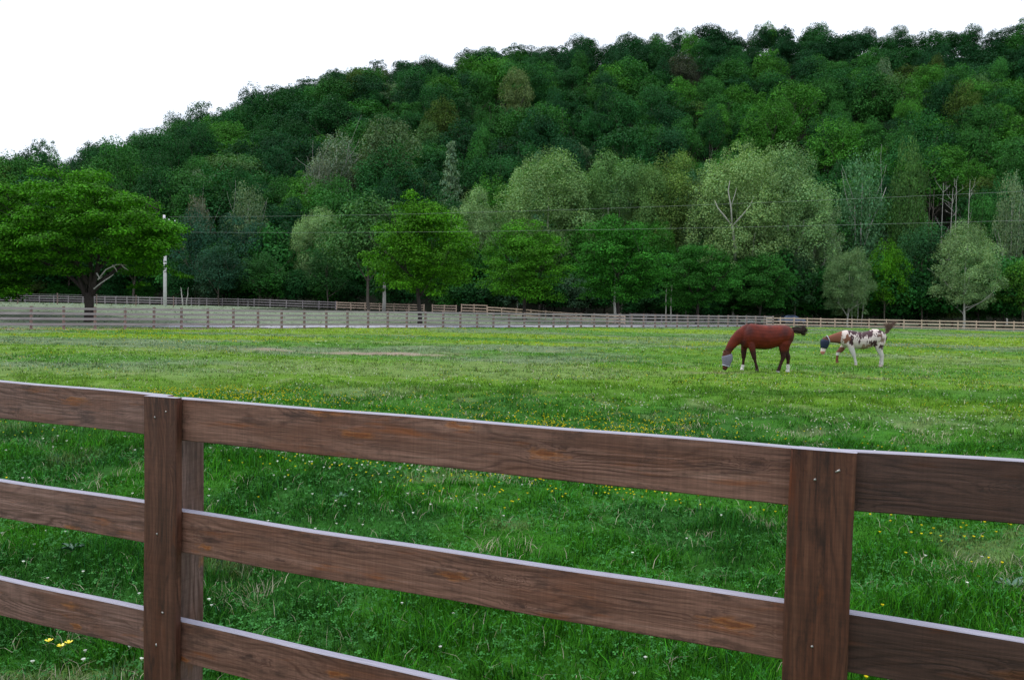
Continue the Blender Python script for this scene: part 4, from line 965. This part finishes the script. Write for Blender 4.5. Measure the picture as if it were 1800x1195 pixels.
# chestnut, grazing
S1 = dict(origin=(830, 840),
 torso=[(548, 215, 425, .10), (585, 150, 462, .18), (640, 105, 478, .225), (700, 84, 480, .245), (800, 96, 488, .285), (930, 107, 497, .31), (1040, 106, 478, .31), (1140, 100, 445, .305), (1230, 100, 425, .30), (1300, 118, 410, .27), (1345, 150, 380, .21), (1370, 200, 320, .11)],
 neck=[(680, 250, 165, .16), (605, 268, 146, .145), (528, 302, 118, .12), (455, 362, 90, .10), (398, 435, 71, .085), (358, 508, 60, .078), (335, 560, 54, .075)],
 head=[(322, 520, 40, .06), (325, 555, 62, .082), (335, 610, 78, .095), (335, 665, 70, .092), (325, 720, 56, .07), (312, 770, 46, .058), (303, 808, 40, .055), (298, 832, 26, .035)],
 legs=[[(700, 380, 75, .09, -.13), (700, 450, 55, .07, -.15), (722, 540, 36, .05, -.15), (742, 620, 29, .042, -.15), (752, 655, 20, .03, -.15), (770, 720, 17, .026, -.15), (783, 762, 21, .032, -.15), (792, 795, 17, .03, -.15), (790, 832, 26, .05, -.15)],
       [(640, 380, 75, .09, .13), (625, 450, 52, .07, .15), (620, 540, 36, .05, .15), (620, 620, 29, .042, .15), (620, 660, 20, .03, .15), (617, 720, 17, .026, .15), (612, 765, 22, .034, .15), (604, 798, 19, .032, .15), (598, 832, 27, .05, .15)],
       [(1230, 300, 120, .14, -.12), (1215, 400, 92, .11, -.15), (1195, 480, 56, .07, -.15), (1195, 550, 38, .05, -.15), (1200, 600, 33, .042, -.15), (1185, 650, 24, .034, -.15), (1160, 720, 19, .03, -.15), (1142, 775, 24, .036, -.15), (1130, 805, 20, .034, -.15), (1112, 846, 28, .05, -.15)],
       [(1280, 300, 110, .14, .10), (1285, 400, 80, .10, .14), (1275, 470, 56, .07, .14), (1295, 550, 38, .05, .14), (1325, 605, 33, .042, .14), (1330, 655, 24, .034, .14), (1328, 720, 20, .03, .14), (1328, 775, 25, .036, .14), (1330, 808, 21, .034, .14), (1326, 850, 30, .05, .14)]],
 ears=[(308, 540, -44, -38, -.05), (300, 545, -38, -30, .05)])
def paint1(x, y, d):
    n = fbm(x, y, 70, 3); c = np.tile(np.array([.108, .014, .006]), (len(x), 1))*(.55+.9*n)[:, None]
    for bx, by, br, k_ in ((640, 190, 80, .6), (1200, 190, 70, .5), (1310, 330, 60, .55), (560, 400, 60, .6), (700, 430, 50, .4), (1120, 260, 30, .5), (900, 480, 200, .0)):  # darker shoulder, haunch and flank patches paint muscle shading into the coat
        c = mixmask(c, sstep(1.3-np.hypot(x-bx, (y-by)*.8)/br)*k_, (.035, .012, .014))
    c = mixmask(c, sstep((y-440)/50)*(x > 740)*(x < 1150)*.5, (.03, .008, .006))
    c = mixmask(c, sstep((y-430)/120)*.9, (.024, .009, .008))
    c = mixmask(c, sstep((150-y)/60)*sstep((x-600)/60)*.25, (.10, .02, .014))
    near = d < 0
    fl = (x < 690) & (x > 540) & (y > 748); c = mixmask(c, (fl*1.0), (.62, .58, .54))
    c = mixmask(c, ((x > 1270) & (y > 725))*1.0, (.62, .58, .54)); c = mixmask(c, ((x < 1160) & (x > 1080) & (y > 828))*1.0, (.5, .48, .45))
    c = mixmask(c, ((x > 700) & (x < 850) & (y > 805))*1.0, (.05, .04, .035))
    c = mixmask(c, ((x < 420) & (y > 520))*.35, (.16, .045, .02)); c = mixmask(c, ((x < 400) & (y > 808))*.8, (.03, .02, .02))
    return c
p1 = G(1332.2, 24.3); p1.z = float(gtot([p1.x], [p1.y])[0])+.0
q1 = 24.3/FPX/9
h1, P1 = horse('horse', 'chestnut horse grazing in a pale grey fly mask with one white front sock', p1, R_(0), q1, S1, paint1)
MASKG = simple('mask_mesh_grey', (.17, .165, .215), .7, .2, .15, 40); MASKB = simple('mask_mesh_navy', (.010, .018, .042), .6, .3, .2, 40); TAPE = simple('mask_edge_white', (.42, .44, .5), .7)
def sleeve(name, P, q, pts, mat, parent, off=.012):
    """a tube of cloth round the head: rings (x, y, radius, half width) following the head"""
    n = 22; V = []; F = []
    for i, (x, y, r, hw) in enumerate(pts):
        a = P(*pts[max(i-1, 0)][:2]); b = P(*pts[min(i+1, len(pts)-1)][:2]); t = (b-a).normalized(); nn = Vector((-t.z, 0, t.x)); c = P(x, y)
        for k in range(n):
            an = 6.2832*k/n; V.append(c+nn*((r*q+off)*math.cos(an))+Vector((0, 1, 0))*((hw+off)*math.sin(an)))
    for i in range(len(pts)-1):
        for k in range(n): k2 = (k+1) % n; F.append((i*n+k, i*n+k2, (i+1)*n+k2, (i+1)*n+k))
    m = MB(); m.add(V, F, True); o = m.build(name, mat, parent); s = o.modifiers.new('s', 'SOLIDIFY'); s.thickness = .004; return o
mk = sleeve('fly_mask', P1, q1, [(328, 590, 76, .093), (335, 612, 80, .097), (338, 640, 79, .096), (336, 670, 76, .097), (330, 710, 62, .08), (325, 745, 54, .068), (321, 762, 50, .064)], MASKG, h1)
sleeve('mask_edge', P1, q1, [(322, 756, 52, .066), (319, 768, 50, .064)], TAPE, mk, .016)
TAIL1 = simple('hair_dark_chestnut', (.026, .009, .007), .5, .4, .4, 30); TAIL2 = simple('hair_brown', (.12, .075, .055), .6, .3, .4, 30)
rs = random.Random(9); st = []
for k in range(330):
    a = rs.uniform(0, 1); e = (1490+rs.uniform(-60, 105)+a*20, 90+a*190+rs.uniform(-15, 20)); d = rs.gauss(0, .05)
    j = rs.gauss(0, 16)
    th = rs.uniform(-1.5, 1.35); R = rs.uniform(.55, 1.0); ex, ey = 1515+85*R*math.cos(th), 185+math.sin(th)*R*(105 if th > 0 else 95)
    st.append([P1(1345, 165+j*.5, 0), P1(1400, 178+j, d*.3), P1(1455, 182+j*1.5, d*.8), P1(1455+(ex-1455)*.6, 182+(ey-182)*.35+j, d*1.2), P1(ex, ey, d*1.5)])
hairs('tail', h1, TAIL1, st, .008)
st = []
for k in range(90):                                    # mane lying along the crest
    t = rs.uniform(0, 1); x = 660-330*t; y = np.interp(x, [330, 360, 400, 455, 525, 600, 690], [470, 370, 285, 225, 160, 118, 84])
    dn = rs.uniform(50, 120); st.append([P1(x, y+8, 0), P1(x+8, y+dn*.35, .05), P1(x+20, y+dn*.7, .09), P1(x+22, y+dn, .12)])
hairs('mane', h1, TAIL1, st, .006)

# paint horse, walking with head low and tail raised
S2 = dict(origin=(850, 925),
 torso=[(600, 330, 530, .09), (640, 292, 555, .16), (700, 268, 585, .20), (790, 272, 606, .24), (900, 296, 618, .27), (1000, 300, 624, .28), (1090, 280, 612, .28), (1180, 240, 580, .28), (1260, 238, 550, .28), (1340, 262, 520, .25), (1400, 305, 480, .18), (1438, 370, 440, .08)],
 neck=[(700, 400, 135, .14), (630, 410, 122, .12), (550, 415, 104, .095), (470, 425, 84, .08), (400, 440, 68, .072), (350, 455, 58, .07)],
 head=[(325, 412, 36, .055), (315, 440, 58, .075), (305, 490, 76, .088), (298, 545, 68, .085), (286, 600, 54, .066), (274, 655, 46, .055), (266, 695, 42, .053), (262, 725, 28, .035)],
 legs=[[(740, 500, 80, .09, -.11), (760, 570, 58, .07, -.13), (790, 650, 40, .05, -.13), (822, 725, 30, .04, -.13), (835, 765, 21, .03, -.13), (848, 820, 18, .027, -.13), (860, 862, 22, .032, -.13), (866, 885, 18, .03, -.13), (862, 915, 27, .046, -.13)],
       [(700, 500, 75, .09, .11), (685, 575, 54, .07, .13), (635, 640, 40, .05, .13), (578, 690, 30, .042, .13), (572, 725, 21, .03, .13), (568, 780, 18, .027, .13), (566, 820, 22, .032, .13), (568, 850, 19, .03, .13), (574, 885, 26, .044, .13)],
       [(1300, 400, 125, .13, -.10), (1295, 490, 95, .11, -.13), (1275, 570, 60, .075, -.13), (1300, 650, 42, .052, -.13), (1335, 715, 34, .042, -.13), (1348, 765, 24, .034, -.13), (1348, 840, 20, .03, -.13), (1345, 885, 25, .036, -.13), (1338, 910, 21, .034, -.13), (1325, 945, 29, .05, -.13)],
       [(1340, 400, 100, .12, .09), (1360, 490, 80, .10, .13), (1355, 580, 56, .07, .13), (1370, 650, 40, .05, .13), (1392, 715, 32, .042, .13), (1392, 765, 23, .034, .13), (1386, 840, 20, .03, .13), (1386, 880, 25, .036, .13), (1384, 905, 21, .034, .13), (1376, 935, 29, .05, .13)]],
 ears=[(318, 425, 6, -52, -.045), (300, 430, -22, -46, .045)])
def paint2(x, y, d):
    wx = x+(fbm(x, y*.5, 34, 5, 2)-.5)*95; wy = y+(fbm(x, y*.3, 24, 8, 2)-.5)*130
    W = np.array([.56, .47, .43]); c = np.tile(W, (len(x), 1))*(.85+.3*fbm(x, y, 50, 2))[:, None]
    DB = (.055, .026, .030)
    def blob(cx, cy, rx, ry, col=DB, k=6): 
        nonlocal c
        c = mixmask(c, sstep((1.12-np.sqrt(((wx-cx)/rx)**2+((wy-cy)/ry)**2))*k), col)
    c = mixmask(c, sstep((600-wx)/18)*1.0, (.20, .07, .042))                   # brown neck
    blob(640, 470, 40, 50, (.20, .08, .05)); 
    c = mixmask(c, sstep((600-wx)/18)*sstep((y-470)/30)*.8, (.04, .02, .018))
    blob(800, 295, 95, 45); blob(885, 375, 38, 38); blob(745, 450, 42, 70); blob(775, 520, 22, 30); blob(985, 330, 60, 55); blob(1075, 330, 38, 62); blob(1015, 480, 20, 40); blob(930, 320, 30, 50)
    blob(1310, 270, 100, 32); blob(1140, 500, 60, 50); blob(1215, 370, 45, 26); blob(1190, 540, 36, 28); blob(1330, 600, 48, 50); blob(1100, 290, 30, 60); blob(680, 420, 45, 60, (.2, .08, .05)); blob(1040, 560, 90, 30, (.25, .15, .11)); blob(870, 470, 26, 60); blob(1260, 360, 60, 50, (.16, .09, .07))
    blob(1300, 450, 55, 48, (.24, .16, .13), 3); blob(960, 600, 90, 14, (.25, .16, .12), 3)
    c = mixmask(c, sstep((wx-1395)/14)*sstep((660-y)/40), (.04, .02, .022))
    c = mixmask(c, (y > 655)*(x > 730)*1.0, (.52, .47, .45)); c = mixmask(c, ((y > 560) & (x > 730) & (x < 900))*sstep((y-575)/25), (.52, .48, .46))
    c = mixmask(c, ((x > 1200) & (y > 560) & (x < 1310))*sstep((y-575)/30)*.8, (.52, .48, .46))
    c = mixmask(c, ((x < 690) & (y > 585))*1.0, (.15, .055, .035)); c = mixmask(c, ((x < 620) & (x > 500) & (y > 690) & (y < 745))*1.0, (.6, .56, .54))
    c = mixmask(c, ((x > 730) & (y > 895))*.5, (.4, .27, .22))
    c = mixmask(c, ((x < 400) & (y > 605))*1.0, (.66, .55, .50)); c = mixmask(c, ((x < 340) & (y > 670))*1.0, (.42, .17, .12)); c = mixmask(c, ((x < 360) & (y < 450))*.8, (.06, .03, .025))
    return c
q2 = 28.5/FPX/10.588
p2_ = G(1420+850/10.588, 28.5); p2_.z = float(gtot([p2_.x], [p2_.y])[0])
tz = at(1500, 555+925/10.588, 28.5).z
h2, P2 = horse('horse', 'brown and white paint horse walking in a navy fly mask with raised tail', Vector((p2_.x, p2_.y, max(p2_.z, tz))), 0, q2, S2, paint2, .012)
mk = sleeve('fly_mask', P2, q2, [(310, 455, 66, .082), (305, 485, 78, .09), (302, 520, 76, .09), (296, 550, 70, .087), (288, 590, 58, .07), (284, 612, 54, .064)], MASKB, h2)
sleeve('mask_edge', P2, q2, [(366, 440, 64, .076), (352, 446, 64, .076)], TAPE, mk, .018)
st = []
for k in range(120):
    a = rs.uniform(-1, 1); d = rs.gauss(0, .05); j = rs.gauss(0, 8)
    ex, ey = 1530+a*110+rs.uniform(-20, 20), 95+abs(a)*25+rs.uniform(-25, 40)
    st.append([P2(1405+j*.5, 335, 0), P2(1440+j, 290, d*.3), P2(1450+(ex-1450)*.45+j, 225, d*.8), P2(1450+(ex-1450)*.8, 150+abs(a)*10, d*1.2), P2(ex, ey, d*1.5)])
for k in range(110):
    d = rs.gauss(0, .025); j = rs.gauss(0, 8)
    st.append([P2(1405+j*.5, 335, 0), P2(1455+j, 285+j, d), P2(1510+j, 210+j, d), P2(1555+j, 145, d), P2(1590+rs.uniform(-20, 70), 88+rs.uniform(-12, 12), d*1.5)])
hairs('tail', h2, TAIL2, st, .005)
st = []
for k in range(60):
    t = rs.uniform(0, 1); x = 370+300*t; y = np.interp(x, [360, 400, 470, 550, 630, 700], [390, 372, 340, 312, 290, 268])
    dn = rs.uniform(30, 80); st.append([P2(x, y+6, 0), P2(x+4, y+dn*.35, .05), P2(x+8, y+dn*.7, .085), P2(x+10, y+dn, .1)])
hairs('mane', h2, TAIL2, st, .006)
